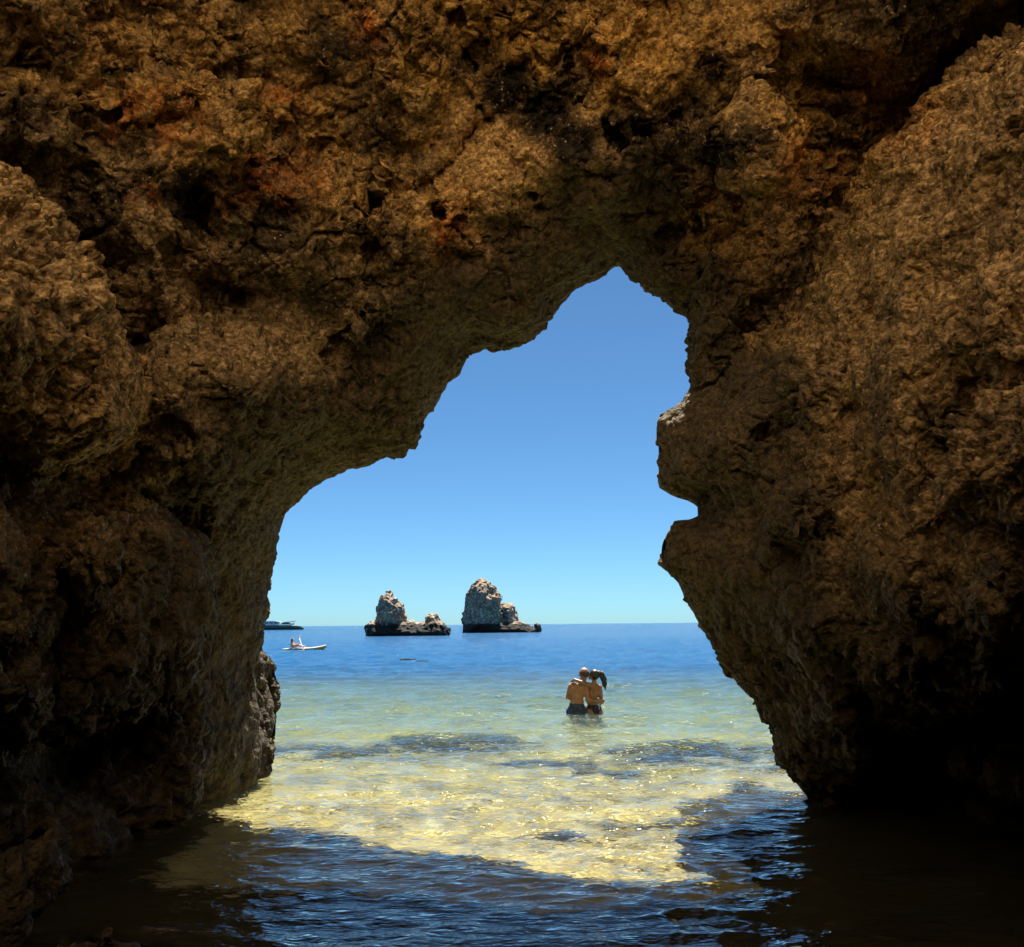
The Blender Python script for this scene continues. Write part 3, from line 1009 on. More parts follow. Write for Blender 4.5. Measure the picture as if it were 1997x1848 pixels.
def seabed():
    v = np.concatenate([np.linspace(-25, 2, 30), np.linspace(2.2, 30, 260), np.geomspace(30.5, 9000, 60)])
    u = np.linspace(-1, 1, 161)
    U, Y = np.meshgrid(u, v, indexing='ij')
    X = U * (16 + 0.9 * np.maximum(Y, 0))
    V = np.stack([X, Y, bed_z(X, Y)], -1).reshape(-1, 3)
    near = sstep(60, 20, V[:, 1])
    P2 = V * np.array([1, 1, 0])
    V[:, 2] += near * (0.05 * perlin(P2, 1.6, 701) + 0.03 * perlin(P2, 0.6, 702) + 0.02 * np.abs(perlin(P2, 0.28, 703)))
    weed_shade = np.zeros(len(V))
    gx, gy, f = gno(P2)
    for (px, py, rx, ry, s) in ((900, 1436, 200, 24, .75), (620, 1450, 190, 18, .7), (760, 1462, 120, 12, .45), (1060, 1474, 140, 14, .7), (1340, 1452, 240, 30, .75), (1480, 1470, 120, 30, .55), (1180, 1488, 160, 12, .6),
                                (1270, 1590, 170, 30, .6), (1080, 1612, 130, 14, .55), (1400, 1570, 130, 40, .6), (850, 1612, 24, 9, .8), (960, 1545, 30, 8, .6), (1320, 1530, 140, 14, .45), (1480, 1520, 90, 30, .6),
                                (780, 1300, 90, 8, .4), (1000, 1335, 120, 8, .4), (1240, 1395, 90, 10, .25), (700, 1385, 120, 9, .3)):
        d = np.sqrt(((gx - px) / rx) ** 2 + ((gy - py) / ry) ** 2)
        weed_shade = np.maximum(weed_shade, s * sstep(1.2, 0.5, d) * (f > 1))
    V[:, 2] += 0.10 * weed_shade
    floor_shade = np.maximum(sstep(7.5, 6.1, V[:, 1] - 0.25 * np.abs(V[:, 0] - 0.5) + 0.5), sstep(2.7, 3.6, np.abs(V[:, 0] - 0.1)) * sstep(10.5, 9.0, V[:, 1]))  # dark cave floor: shade painted into the bed colour
    floor_shade = np.maximum(floor_shade, sstep(1.5, 2.3, V[:, 0] + 0.4 * perlin(P2, 1.2, 705)) * sstep(11.5, 9.5, V[:, 1]))
    weed_shade = np.maximum(weed_shade, 3.0 * floor_shade * (V[:, 1] > -1.0))
    n, m = len(u), len(v)
    i = np.arange(n * m).reshape(n, m)
    Q = np.stack([i[:-1, :-1], i[1:, :-1], i[1:, 1:], i[:-1, 1:]], -1).reshape(-1, 4)
    me = mesh_np("seabed", V, Q)
    attr(me, "weed_shade", weed_shade)
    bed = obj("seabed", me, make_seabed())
    bed.cycles.is_caustics_receiver = True
    tag(bed, "yellow sandy seabed under the clear shallow water", kind="structure")


seabed()


# ------------------------------------------------------------------ the sea
def waves(X, Y):
    """sharp-crested wavelets: displaced positions of the water surface"""
    rs = np.random.RandomState(11)
    P = np.stack([X, Y, 0 * X], -1).reshape(-1, 3)
    wx = (perlin(P, 1.7, 801) * 0.30).reshape(X.shape)
    wy = (perlin(P, 1.7, 802) * 0.30).reshape(X.shape)
    gust = np.clip(0.8 + 0.55 * perlin(P, 2.1, 803), 0.25, 1.5).reshape(X.shape)
    xx, yy = X + wx, Y + wy
    grow = 1 + 1.9 * sstep(10, 19, Y)         # the open water is choppier than the sheltered cave
    Z, DX, DY = np.zeros_like(X), np.zeros_like(X), np.zeros_like(X)
    for lam, n, steep, spread in ((2.6, 5, 0.014, 22), (1.2, 7, 0.022, 26), (0.60, 9, 0.038, 30), (0.33, 12, 0.078, 32), (0.19, 12, 0.105, 40)):
        for k in range(n):
            l = lam * rs.uniform(0.75, 1.35)
            th = math.radians(rs.normal(-96, spread))
            kk = 2 * math.pi / l
            a = steep * l / (2 * math.pi) * rs.uniform(0.6, 1.3) * 2.0 / math.sqrt(n)
            ph = kk * (xx * math.cos(th) + yy * math.sin(th)) + rs.uniform(0, 6.28)
            fade = np.clip(1.3 - Y * 0.006 / l, 0, 1) * (gust if lam < 1 else 1.0)
            a = a * fade
            if lam > 0.5:
                a = a * grow
            Z += a * np.sin(ph)
            c = a * np.cos(ph) * 1.25
            DX += c * math.cos(th)
            DY += c * math.sin(th)
    return X + DX, Y + DY, Z


def sea():
    v = np.concatenate([np.linspace(-8, 2.5, 40), np.arange(2.54, 16, 0.032), 16 * np.cumprod(np.full(330, 1.0062))])
    last = v[-1]
    v = np.concatenate([v, np.geomspace(last * 1.02, 9000, 70)])
    u = np.linspace(-1, 1, 411)
    U, Y = np.meshgrid(u, v, indexing='ij')
    X = U * (3.6 + 0.62 * np.maximum(Y, 0) + 4.0 * sstep(3.0, -2.0, Y))
    X2, Y2, Z = waves(X, Y)
    fo = sstep(160, 90, Y)
    Z = Z * fo
    V = np.stack([X + (X2 - X) * fo, Y + (Y2 - Y) * fo, Z], -1).reshape(-1, 3)
    n, m = len(u), len(v)
    i = np.arange(n * m).reshape(n, m)
    Q = np.stack([i[:-1, :-1], i[1:, :-1], i[1:, 1:], i[:-1, 1:]], -1).reshape(-1, 4)
    me = mesh_np("sea", V, Q)
    gx, gy, f = gno(V * np.array([1, 1, 0]))
    foam = np.zeros(len(V))
    for (px, py, rx, ry, s) in ((400, 1610, 110, 25, .7), (500, 1660, 130, 25, .7), (330, 1780, 120, 50, .9), (560, 1700, 120, 20, .6), (250, 1640, 80, 15, .5), (640, 1790, 160, 50, .4)):
        d = np.sqrt(((gx - px) / rx) ** 2 + ((gy - py) / ry) ** 2)
        foam = np.maximum(foam, s * sstep(1.2, 0.4, d) * (f > 1))
    attr(me, "foam", foam * sstep(0.0, 0.03, Z.reshape(-1)))
    so = obj("sea", me, make_water())
    so.cycles.is_caustics_caster = True
    tag(so, "clear shallow sea turning deep blue towards the horizon", kind="structure")


sea()
print("sea done", round(time.time() - T0, 1))


# ------------------------------------------------------------------ sea stacks
def stack_part(name, poly, seed, unit, zero, zw, parent, wd, h, back=0.0, namp=1.0):
    """poly in measured units (x, y down); inflated into a solid rock"""
    pts = np.array([((x - zero) * unit, (zw - y) * unit) for x, y in poly])
    pts[:, 1] = np.where(pts[:, 1] < 0.05, -1.2, pts[:, 1])
    lo = np.array([pts[:, 0].min() - 1.2, -6.0, -1.0]); hi = np.array([pts[:, 0].max() + 1.2, 6.0 + back, pts[:, 1].max() + 1.2])

    def f(P):
        d2 = poly_sdf(P[:, 0], P[:, 2], pts)
        yy = P[:, 1] - back
        sd = d2 + yy * yy / (2 * wd)
        sd = sd + namp * (0.34 * facets(P + (0.3 * perlin(P, 1.1, seed + 7))[:, None], 1.5, seed + 5)[0] + 0.16 * facets(P, 0.6, seed + 6)[0] + 0.20 * perlin(P, 1.9, seed) + 0.40 * (0.3 - np.abs(perlin(P, 1.1, seed + 1, (1, 1, 1.6)))) + 0.22 * (worley(P, 1.3, seed + 2) - 0.5) + 0.12 * perlin(P, 0.55, seed + 3) + 0.06 * perlin(P, 0.3, seed + 4))
        return sd
    P, shp = grid_points(lo, hi, h)
    V, Q = surface_nets(f(P).reshape(shp), lo, h)
    return obj(name, mesh_np(name, V, Q), STACK, parent)


o = on_water(794.7, 1240.5)
st1 = empty("sea_stack", tuple(o * np.array([1, 1, 0])), "smaller sea stack with a stubby tower and a low flat dark shelf, left one", "sea stack", "sea stacks off the cave")
u1 = o[1] / FPX / 5.035
stack_part("shelf", [(128, 710), (140, 660), (158, 595), (185, 574), (300, 572), (540, 580), (700, 578), (780, 572), (860, 580), (915, 605), (940, 650), (957, 710)], 1000, u1, 540, 710, st1, 3.4, 0.16)
stack_part("tower", [(232, 680), (228, 530), (240, 450), (262, 400), (274, 330), (285, 312), (318, 316), (330, 298), (350, 290), (378, 305), (388, 335), (425, 345), (435, 380), (485, 418), (512, 470), (525, 560), (528, 680)], 1010, u1, 540, 710, st1, 2.4, 0.14, back=0.6)
stack_part("knob", [(695, 640), (712, 548), (735, 512), (765, 497), (825, 500), (842, 535), (862, 575), (880, 640)], 1020, u1, 540, 710, st1, 1.6, 0.14, back=0.4, namp=0.7)
o = on_water(977.5, 1234.0)
st2 = empty("sea_stack", tuple(o * np.array([1, 1, 0])), "taller pointed sea stack with a square shoulder, standing to the right", "sea stack", "sea stacks off the cave")
u2 = o[1] / FPX / 5.035
stack_part("tower", [(1085, 685), (1090, 500), (1105, 440), (1115, 370), (1135, 310), (1160, 250), (1180, 225), (1220, 192), (1270, 163), (1310, 180), (1345, 200), (1368, 225), (1395, 245), (1402, 275), (1440, 310), (1472, 348), (1462, 395), (1474, 450), (1492, 560), (1500, 685)], 1100, u2, 1460, 685, st2, 3.6, 0.18)
stack_part("shoulder", [(1440, 685), (1450, 420), (1495, 402), (1575, 408), (1597, 450), (1612, 520), (1628, 560), (1640, 685)], 1110, u2, 1460, 685, st2, 3.0, 0.18, back=1.0, namp=0.6)
stack_part("shelf", [(1180, 685), (1205, 640), (1235, 600), (1300, 578), (1480, 575), (1560, 582), (1640, 582), (1700, 598), (1740, 632), (1778, 636), (1785, 602), (1820, 594), (1842, 612), (1845, 685)], 1120, u2, 1460, 685, st2, 3.2, 0.18, back=-1.2, namp=0.6)
print("stacks", round(time.time() - T0, 1))


# ------------------------------------------------------------------ bodies
def rcone(P, a, ra, b, rb):
    a, b = np.asarray(a, np.float32), np.asarray(b, np.float32)
    ab = b - a
    t = np.clip(((P - a) @ ab) / (ab @ ab + 1e-9), 0, 1)
    q = P - a - t[:, None] * ab
    return np.sqrt((q * q).sum(1)) - (ra + (rb - ra) * t)


def cones(P, lst, k):
    sd = None
    for (a, ra, b, rb) in lst:
        d = rcone(P, a, ra, b, rb)
        sd = d if sd is None else smin(sd, d, k)
    return sd


def chain(*pr):
    """points with radii -> round cones"""
    return [(pr[i][0], pr[i][1], pr[i + 1][0], pr[i + 1][1]) for i in range(len(pr) - 1)]


def hand(w, d, up, s=1.0):
    """palm and five fingers from the wrist w in direction d; up = direction of the thumb side"""
    w, d, up = np.asarray(w, float), np.asarray(d, float), np.asarray(up, float)
    d /= np.linalg.norm(d)
    up = up - d * (up @ d); up /= np.linalg.norm(up)
    n = np.cross(d, up)
    L = []
    for k in (-0.028, 0.0, 0.028):
        L.append((w + up * k * 0.6, 0.018, w + d * 0.085 * s + up * k, 0.013))
    for k, ln in ((0.033, 0.07), (0.011, 0.08), (-0.011, 0.075), (-0.033, 0.058)):
        b0 = w + d * 0.085 + up * k
        b1 = b0 + d * ln * 0.55 + n * 0.006
        b2 = b1 + d * ln * 0.4 + n * 0.020
        L += [(b0, 0.0095, b1, 0.0088), (b1, 0.0088, b2, 0.0078)]
    t0 = w + d * 0.025 + up * 0.03
    t1 = t0 + d * 0.03 + up * 0.028
    L += [(t0, 0.012, t1, 0.010), (t1, 0.010, t1 + d * 0.03 + up * 0.004, 0.0085)]
    return L


def sdf_mesh(name, f, lo, hi, h, mat, parent=None, loc=None):
    P, shp = grid_points(np.array(lo), np.array(hi), h)
    V, Q = surface_nets(f(P).reshape(shp), lo, h)
    return obj(name, mesh_np(name, V, Q), mat, parent, loc)


def skin_mat(name, col):
    t = NT(name)
    g = t.n('TexCoord').outputs['Object']
    c = t.mix(t.ramp(t.noise(g, 9, 4), 0.35, 0.65), tuple(x * 0.88 for x in col), tuple(x * 1.1 for x in col))
    p = t.principled(Base_Color=c, Roughness=0.45)
    p.inputs['Subsurface Weight'].default_value = 0.0
    return t.m


SKIN_M = skin_mat("tanned_skin", (0.34, 0.175, 0.09))
SKIN_W = skin_mat("brown_skin", (0.27, 0.135, 0.07))
HAIR = simple_mat("black_hair", (0.012, 0.010, 0.009), 0.4, 0.4, 60, 0.5)
STUBBLE = simple_mat("short_hair", (0.06, 0.04, 0.03), 0.7, 0.3, 90)
SHORTS = simple_mat("blue_shorts", (0.035, 0.060, 0.12), 0.8, 0.25, 14)
BIKINI = simple_mat("black_bikini", (0.012, 0.012, 0.018), 0.6, 0.3, 30)

cpl = at(1141.5, 1386.0, 19.0) * np.array([1, 1, 0]) + np.array([0, 0, -0.07])
man_torso = [((-.20, 0, .12), .115, (-.11, 0, .12), .115), ((-.195, 0, .30), .098, (-.125, 0, .30), .098), ((-.16, 0, .12), .12, (-.16, 0, .30), .11),
             ((-.20, .01, .49), .108, (-.07, .01, .50), .108), ((-.16, 0, .30), .11, (-.135, .01, .49), .115),
             ((-.24, 0, .60), .068, (-.02, 0, .595), .068), ((-.12, -.02, .60), .085, (-.04, .0, .71), .055),
             ((-.06, .01, .66), .062, (-.012, .02, .77), .060)]
man_head = [((-.005, .02, .865), .096, (-.005, .05, .835), .086), ((-.005, .055, .80), .070, (-.005, .095, .765), .042),
            ((-.005, .125, .825), .014, (-.005, .140, .805), .016), ((-.103, .02, .83), .016, (-.100, .015, .80), .013), ((.093, .02, .83), .016, (.090, .015, .80), .013)]
man_arms = chain(((-.275, 0, .59), .062), ((-.335, -.03, .40), .043), ((-.245, .15, .35), .030)) + \
    chain(((.015, -.01, .585), .062), ((.050, -.075, .345), .045), ((.215, -.135, .325), .031))
man_legs = chain(((-.235, 0, .12), .115), ((-.245, .01, -.30), .068), ((-.245, -.01, -.72), .042)) + chain(((-.085, 0, .12), .115), ((-.08, .01, -.30), .068), ((-.08, -.01, -.72), .042)) + \
    [((-.245, -.03, -.74), .036, (-.255, .16, -.755), .028), ((-.08, -.03, -.74), .036, (-.07, .16, -.755), .028)]
man_hands = hand((-.245, .15, .35), (.9, .5, 0), (0, 0, 1)) + hand((.215, -.135, .325), (1, .35, -.05), (0, 0, 1))


def man_sdf(P):
    sd = cones(P, man_torso + man_arms + man_legs, 0.035)
    sd = smin(sd, cones(P, man_head, 0.02), 0.02)
    sd = smin(sd, cones(P, man_hands, 0.006), 0.01)
    sd = sd + 0.012 * np.exp(-((P[:, 0] + .145) / .016) ** 2) * (P[:, 1] < 0) * sstep(.2, .3, P[:, 2]) * sstep(.62, .5, P[:, 2])      # spine groove
    return sd


man = sdf_mesh("person", man_sdf, (-.46, -.28, -.82), (.42, .36, 1.0), 0.0105, SKIN_M, None, tuple(cpl))
tag(man, "man with shaved head and dark blue shorts hugging the woman, standing in the sea", "person", "couple standing in the water")
shorts_src = [p for p in man_torso[:3]] + man_legs[:2][:1] + chain(((-.085, 0, .12), .115), ((-.08, .01, -.30), .068))


def shorts_sdf(P):
    sd = cones(P, man_torso[:3] + [((-.235, 0, .12), .125, (-.25, .01, -.30), .105), ((-.085, 0, .12), .125, (-.075, .01, -.30), .105)], 0.03) - 0.014
    sd = sd + 0.006 * np.sin(P[:, 0] * 60 + P[:, 2] * 14)
    return np.maximum(np.maximum(sd, P[:, 2] - .278 + 0.06 * (P[:, 0] + .16)), -.26 - P[:, 2])


sdf_mesh("swim_shorts", shorts_sdf, (-.44, -.26, -.34), (.12, .26, .36), 0.011, SHORTS, man)


def fringe_sdf(P):
    sd = cones(P, man_head[:2], 0.02) - 0.006
    return np.maximum(np.maximum(sd, P[:, 2] - .885), np.maximum(P[:, 1] - .055, .775 - P[:, 2]))


sdf_mesh("hair", fringe_sdf, (-.14, -.12, .74), (.13, .10, .92), 0.008, STUBBLE, man)

wom_torso = [((.13, .02, .15), .105, (.22, .03, .15), .10), ((.10, -.055, .08), .100, (.11, -.05, .10), .100), ((.255, -.025, .08), .085, (.25, -.02, .10), .085),
             ((.10, .0, .32), .080, (.17, .0, .32), .080), ((.16, .02, .15), .10, (.135, .0, .32), .085), ((.13, 0, .48), .085, (.24, .0, .48), .080), ((.135, 0, .32), .085, (.185, 0, .48), .09),
             ((.11, 0, .605), .050, (.275, 0, .585), .050), ((.19, 0, .50), .09, (.19, 0, .59), .07), ((.19, 0, .62), .048, (.185, .02, .74), .045)]
wom_head = [((.200, .02, .825), .088, (.180, .035, .80), .082), ((.150, .045, .79), .058, (.115, .06, .755), .034), ((.097, .065, .80), .011, (.088, .068, .785), .013), ((.210, -.06, .80), .013, (.207, -.058, .78), .011)]
wom_arms = chain(((.115, -.03, .625), .046), ((-.07, -.135, .685), .036), ((-.205, -.075, .735), .027)) + chain(((.290, 0, .572), .045), ((.325, -.03, .30), .034), ((.300, .15, .24), .025))
wom_legs = chain(((.095, -.01, .08), .100), ((.10, .0, -.32), .058), ((.10, -.01, -.72), .038)) + chain(((.255, .01, .08), .092), ((.24, .02, -.32), .056), ((.24, .0, -.72), .038)) + \
    [((.10, -.03, -.745), .032, (.09, .14, -.76), .025), ((.24, -.02, -.745), .032, (.25, .15, -.76), .025)]
wom_hands = hand((-.205, -.075, .735), (-.25, .9, -.25), (1, 0, 0), 0.9) + hand((.300, .15, .24), (-.6, .8, 0), (0, 0, 1), 0.9)


def wom_sdf(P):
    sd = cones(P, wom_torso + wom_legs, 0.03)
    sd = sd + 0.014 * np.exp(-((P[:, 0] - .205) / .012) ** 2) * (P[:, 1] < -0.02) * sstep(.16, .08, P[:, 2])
    sd = sd + 0.010 * np.exp(-((P[:, 0] - .17) / .014) ** 2) * (P[:, 1] < 0) * sstep(.2, .3, P[:, 2]) * sstep(.60, .5, P[:, 2])
    sd = smin(sd, cones(P, wom_arms, 0.02), 0.03)
    sd = smin(sd, cones(P, wom_head, 0.02), 0.02)
    return smin(sd, cones(P, wom_hands, 0.006), 0.01)


wom = sdf_mesh("person", wom_sdf, (-.34, -.28, -.82), (.46, .36, 1.0), 0.0105, SKIN_W, None, tuple(cpl))
tag(wom, "woman with black ponytail and black bikini, arm round the man's shoulders", "person", "couple standing in the water")


def wom_hair(P):
    sd = cones(P, wom_head[:1], 0.02) - 0.016
    cut = (P[:, 0] - .125) * -0.8 + (P[:, 2] - .80) * -0.35 - 0.0
    sd = np.maximum(sd, cut)
    tail = cones(P, chain(((.262, -.02, .86), .038), ((.325, -.03, .835), .048), ((.370, -.035, .74), .052), ((.385, -.03, .64), .042), ((.395, -.03, .55), .012)), 0.02)
    tail = tail + 0.010 * np.sin(P[:, 0] * 130 + P[:, 1] * 90)
    return smin(sd, tail, 0.015)


sdf_mesh("hair", wom_hair, (.10, -.16, .50), (.48, .18, .98), 0.010, HAIR, wom)


def wom_bikini(P):
    sd = cones(P, wom_torso[:5] + wom_legs[:1] + wom_legs[2:3], 0.03) - 0.007
    band_ = np.abs(P[:, 2] - .215 - 0.05 * (P[:, 0] - .15)) - 0.028
    tri = np.maximum(np.abs(P[:, 0] - .205) - 0.022 - np.maximum(P[:, 2] - .06, 0) * 0.75, np.abs(P[:, 2] - .13) - .12)
    return np.maximum(sd, np.minimum(band_, tri))


sdf_mesh("bikini_bottom", wom_bikini, (-.06, -.22, -.02), (.40, .22, .30), 0.009, BIKINI, wom)
print("couple", round(time.time() - T0, 1))

# ------------------------------------------------------------------ kayak, its paddler and the paddle
ky = on_water(593.0, 1268.3) * np.array([1, 1, 0])
CREAM = simple_mat("cream_plastic", (0.78, 0.72, 0.58), 0.35, 0.05, 4, 0.5)
YELLOW = simple_mat("tan_plastic", (0.62, 0.42, 0.16), 0.4, 0.1, 4, 0.5)
BLACKP = simple_mat("black_fabric", (0.02, 0.02, 0.024), 0.7, 0.2, 20)


def loft(sections, closed_ends=True):
    n = len(sections[0])
    V = np.concatenate([np.asarray(s, float) for s in sections])
    F = []
    for a in range(len(sections) - 1):
        for b in range(n):
            F.append((a * n + b, a * n + (b + 1) % n, (a + 1) * n + (b + 1) % n, (a + 1) * n + b))
    ends = [np.arange(n)[None, ::-1], (np.arange(n) + (len(sections) - 1) * n)[None]]
    return V, [np.array(F)] + (ends if closed_ends else [])


kx = empty("kayak", tuple(ky), "cream white sit-on-top kayak paddled on the blue water", "kayak")


def kayak_sections(top):
    S = []
    for x in np.linspace(-1.62, 1.62, 33):
        t = abs(x) / 1.62
        w = 0.37 * (1 - t ** 2.6) ** 0.8 + 0.012
        deck = 0.17 + (0.20 * max(x / 1.62, 0) ** 2.2 if x > 0 else -0.09 * t ** 3)
        keel = -0.10 + (0.24 * t ** 5 if x > 0 else 0.14 * t ** 5)
        gun = deck - 0.045
        if top:
            pts = [(w * c, gun + (deck - gun) * (1 - abs(c) ** 3) + 0.006) for c in np.linspace(-1, 1, 9)] + [(w * c, gun - 0.012) for c in np.linspace(1, -1, 5)]
        else:
            pts = [(w * math.cos(a) * 1.0, gun + (keel - gun) * math.sin(a)) for a in np.linspace(0, math.pi, 13)]
        S.append([(x, p[0], p[1]) for p in pts])
    return S


V, F = loft(kayak_sections(False)); obj("hull", mesh_np("hull", V, F), YELLOW, kx)
V, F = loft(kayak_sections(True)); obj("deck", mesh_np("deck", V, F), CREAM, kx)
sdf_mesh("seat_back", lambda P: rcone(P, (-1.0, -.16, .22), .03, (-1.08, -.16, .46), .03) if False else smin(rcone(P, (-.99, -.17, .24), .035, (-.99, .17, .24), .035), rcone(P, (-1.06, -.15, .42), .035, (-1.06, .15, .42), .035), 0.18), (-1.2, -.26, .15), (-.88, .26, .52), 0.02, BLACKP, kx)
PEACH = simple_mat("sunlit_skin", (0.62, 0.36, 0.24), 0.5, 0.1, 10)


def paddler_sdf(P):
    body = [((-.80, -.09, .25), .12, (-.80, .09, .25), .12), ((-.80, 0, .26), .13, (-.88, 0, .48), .12), ((-.88, -.13, .53), .062, (-.88, .13, .53), .062), ((-.88, 0, .56), .05, (-.86, 0, .66), .048)]
    head = [((-.85, 0, .745), .088, (-.825, 0, .72), .08), ((-.80, 0, .70), .05, (-.775, 0, .675), .03), ((-.755, 0, .725), .012, (-.742, 0, .71), .013)]
    arms = chain(((-.88, -.16, .53), .05), ((-.74, -.24, .36), .038), ((-.49, -.22, .38), .028)) + chain(((-.88, .16, .53), .05), ((-.72, .22, .44), .038), ((-.47, .14, .52), .028))
    legs = chain(((-.78, -.10, .24), .09), ((-.36, -.17, .36), .06), ((.02, -.15, .24), .04)) + chain(((-.78, .10, .24), .09), ((-.36, .17, .36), .06), ((.02, .15, .24), .04)) + [((.02, -.15, .24), .035, (.06, -.15, .34), .028), ((.02, .15, .24), .035, (.06, .15, .34), .028)]
    sd = cones(P, body + arms + legs, 0.03)
    sd = smin(sd, cones(P, head, 0.02), 0.02)
    return smin(sd, cones(P, hand((-.49, -.22, .38), (1, 0, .1), (0, 0, 1)) + hand((-.47, .14, .52), (1, 0, .1), (0, 0, 1)), .006), .01)


pad = sdf_mesh("person", paddler_sdf, (-1.08, -.36, .06), (.18, .36, .90), 0.016, PEACH, None, tuple(ky))
tag(pad, "dark haired kayaker leaning back in the cream kayak, holding the paddle", "person")
sdf_mesh("hair", lambda P: np.maximum(smin(rcone(P, (-.86, 0, .755), .10, (-.87, 0, .73), .098), rcone(P, (-.93, 0, .70), .05, (-.95, 0, .52), .04), 0.04), P[:, 0] + .795 + 0.3 * (P[:, 2] - .80)), (-1.06, -.16, .44), (-.70, .16, .92), 0.016, HAIR, pad)
pa = empty("paddle", tuple(ky), "white shafted kayak paddle with a pinkish raised blade", "paddle")
PINK = simple_mat("pink_plastic", (0.72, 0.40, 0.38), 0.4, 0.1, 8)
WHITEP = simple_mat("white_shaft", (0.75, 0.78, 0.80), 0.4, 0.05, 8)
e0, e1 = np.array([-.50, .62, .84]), np.array([.06, -.72, .16])
dv = (e1 - e0) / np.linalg.norm(e1 - e0)


def tube(a, b, r, n=8, r2=None):
    a, b = np.asarray(a, float), np.asarray(b, float)
    d = (b - a) / np.linalg.norm(b - a)
    u = np.cross(d, (0.3, 0.2, 0.9)); u /= np.linalg.norm(u)
    v = np.cross(d, u)
    S = []
    for p, rr in ((a, r), (b, r if r2 is None else r2)):
        S.append([p + rr * (u * math.cos(t) + v * math.sin(t)) for t in np.linspace(0, 2 * math.pi, n, endpoint=False)])
    return loft(S)


V, F = tube(e0, e1, 0.017); obj("shaft", mesh_np("shaft", V, F), WHITEP, pa)
for end, d, mt in ((e0, -dv, PINK), (e1, dv, WHITEP)):
    u = np.cross(d, (0, 1, 0.2)); u /= np.linalg.norm(u)
    nrm = np.cross(d, u)
    S = []
    for k, w in ((0, .02), (.08, .07), (.2, .10), (.32, .095), (.40, .05)):
        c = end + d * k
        S.append([c + u * w + nrm * .004, c - u * w + nrm * .004, c - u * w - nrm * .012, c + u * w - nrm * .012])
    V, F = loft(S)
    obj("blade", mesh_np("blade", V, F, False), mt, pa)

# ------------------------------------------------------------------ motor yacht
yb = on_water(592.0, 1228.6) * np.array([1, 1, 0])
yk = yb[1] / FPX / 12.08                    # metres per measured unit
yt = empty("motor_yacht", tuple(yb), "long dark green motor yacht near the horizon, partly hidden by the pillar", "yacht")
GREEN = simple_mat("dark_green_hull", (0.045, 0.105, 0.085), 0.3, 0.15, 1, 0.5)
WHITEB = simple_mat("white_gelcoat", (0.72, 0.74, 0.72), 0.3, 0.05, 1, 0.5)
DGLASS = simple_mat("tinted_glass", (0.02, 0.03, 0.035), 0.1, 0.2, 2, 0.6)
GREYM = simple_mat("grey_metal", (0.25, 0.28, 0.30), 0.4, 0.1, 3, 0.5)
S = []
for x in np.linspace(-24, 0, 25):
    t = -x / 24
    w = 2.7 * (1 - max(0, 1 - t * 3.2) ** 2.2) * (1 - 0.12 * t) + 0.04
    ht = 2.06 - 0.55 * math.exp(-t * 14) - 0.18 * math.exp(-t * 3)
    rake = -0.9 * math.exp(-t * 30)
    S.append([(x + (rake if z > 1.2 else 0), yy, z) for yy, z in ((w, ht), (w * 0.98, ht * 0.55), (w * 0.8, 0.1), (w * 0.3, -0.5), (-w * 0.3, -0.5), (-w * 0.8, 0.1), (-w * 0.98, ht * 0.55), (-w, ht))])
V, F = loft(S); hull = obj("hull", mesh_np("hull", V, F), GREEN, yt)


def prism(name, prof, y0, y1, mat, parent, taper=1.0):
    S = [[(x, y0 * taper, z) for x, z in prof], [(x, y0, z - 0.0) for x, z in prof], [(x, y1, z) for x, z in prof], [(x, y1 * taper, z) for x, z in prof]]
    V, F = loft([S[1], S[2]])
    return obj(name, mesh_np(name, V, F, False), mat, parent)


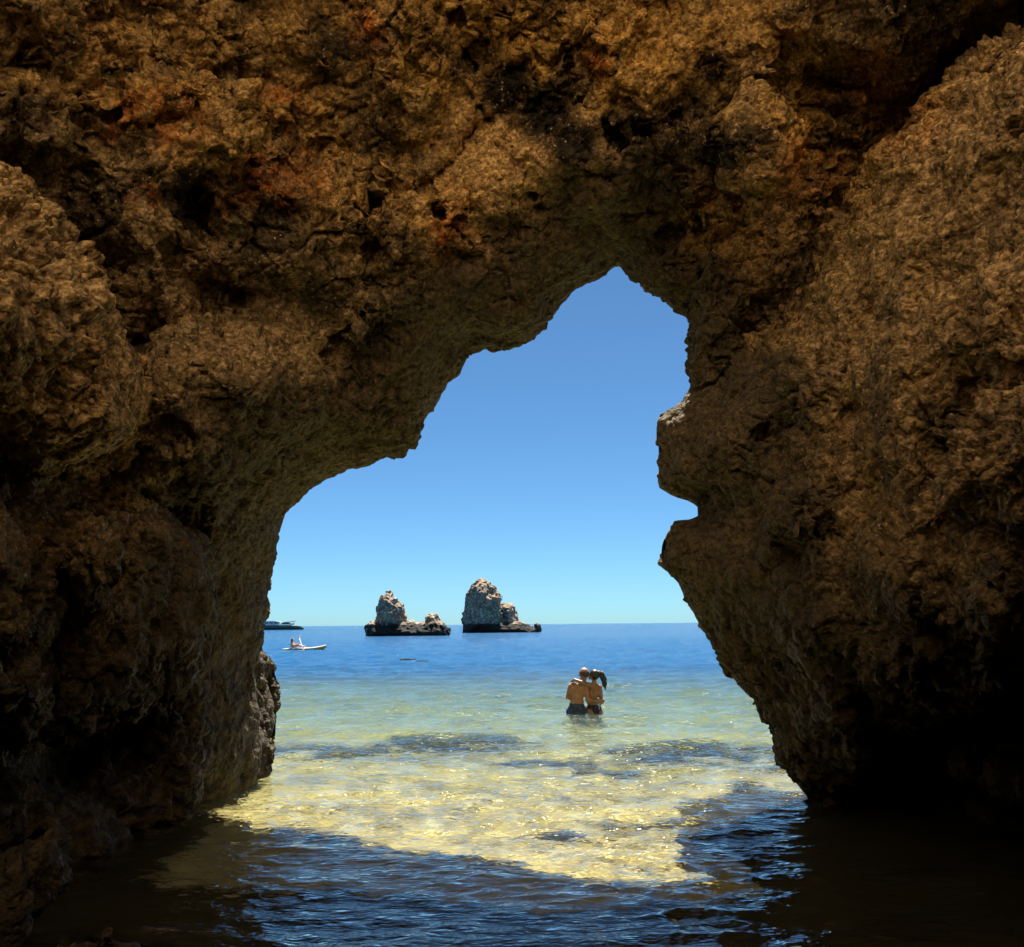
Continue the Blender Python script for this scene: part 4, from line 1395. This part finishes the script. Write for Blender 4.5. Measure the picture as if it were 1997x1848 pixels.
prism("coaming", [(-22, 1.9), (-6.2, 1.75), (-5.0, 1.7), (-5.2, 1.95), (-6.4, 2.30), (-16, 2.48), (-22, 2.4)], -2.0, 2.0, WHITEB, yt)
cab = prism("cabin", [(-21.5, 2.45), (-10.6, 2.44), (-10.7, 3.75), (-12.8, 4.05), (-20.5, 4.05), (-21.5, 3.8)], -1.8, 1.8, WHITEB, yt)
for k in range(4):
    x = -19.8 + 2.2 * k
    prism("cabin_window", [(x, 2.9), (x + 1.7, 2.9), (x + 1.7, 3.5), (x, 3.5)], -1.83, 1.83, DGLASS, cab)
prism("windscreen", [(-10.55, 2.5), (-6.7, 2.42), (-6.4, 3.25), (-7.2, 3.38), (-9.2, 3.32)], -1.6, 1.6, DGLASS, yt)
prism("hardtop", [(-9.3, 3.36), (-6.3, 3.42), (-4.9, 3.72), (-6.0, 3.74), (-9.0, 3.52)], -1.5, 1.5, WHITEB, yt)
prism("bow_screen", [(-6.3, 2.32), (-4.7, 2.1), (-4.6, 2.9), (-6.3, 2.9)], -1.2, 1.2, WHITEB, yt)
V, F = tube((-6.2, 0, 3.6), (-4.4, 0, 4.15), 0.16); mast = obj("mast", mesh_np("mast", V, F), GREYM, yt)
V, F = tube((-4.7, -0.7, 4.1), (-3.6, 0.7, 3.95), 0.14); obj("radar", mesh_np("radar", V, F), GREYM, mast)
V, F = tube((-4.5, 0, 2.6), (-4.5, 0, 4.1), 0.12); obj("post", mesh_np("post", V, F), GREYM, yt)
for x in (-6.2, -11.5, -16.0):
    prism("porthole", [(x - 0.7, 1.0), (x + 0.6, 1.0), (x + 0.7, 1.3), (x - 0.6, 1.3)], -2.78 if x < -8 else -2.66, -2.5, DGLASS, hull)


# ------------------------------------------------------------------ rocks awash and boat wake
def awash(px, py, rx, ry, rz, seed, label):
    c = on_water(px, py) * np.array([1, 1, 0]) + np.array([0, 0, -rz * 0.35])

    def f(P):
        return ellipsoid(P, c, (rx, ry, rz)) + 0.25 * rz * perlin(P, rx * 0.5, seed) + 0.2 * rz * perlin(P, rx * 0.22, seed + 1)
    P, shp = grid_points(c - np.array([rx, ry, rz]) * 1.5, c + np.array([rx, ry, rz]) * 1.5, rz * 0.22)
    V, Q = surface_nets(f(P).reshape(shp), c - np.array([rx, ry, rz]) * 1.5, rz * 0.22)
    me = mesh_np("reef_rock", V, Q)
    return tag(obj("reef_rock", me, WEED), label, "reef rock", "weedy rocks breaking the surface")


WEED = simple_mat("weedy_rock", (0.035, 0.027, 0.018), 0.95, 0.5, 5, 0.0)
awash(795, 1287, 0.45, 0.22, 0.07, 1300, "farther of two low brown weedy rocks just breaking the surface")
awash(824, 1291, 0.40, 0.22, 0.08, 1310, "nearer of two low brown weedy rocks just breaking the surface")
awash(770, 1314.5, 0.18, 0.14, 0.07, 1320, "small lone rock awash among ripples between pillar and couple")
print("all", round(time.time() - T0, 1))
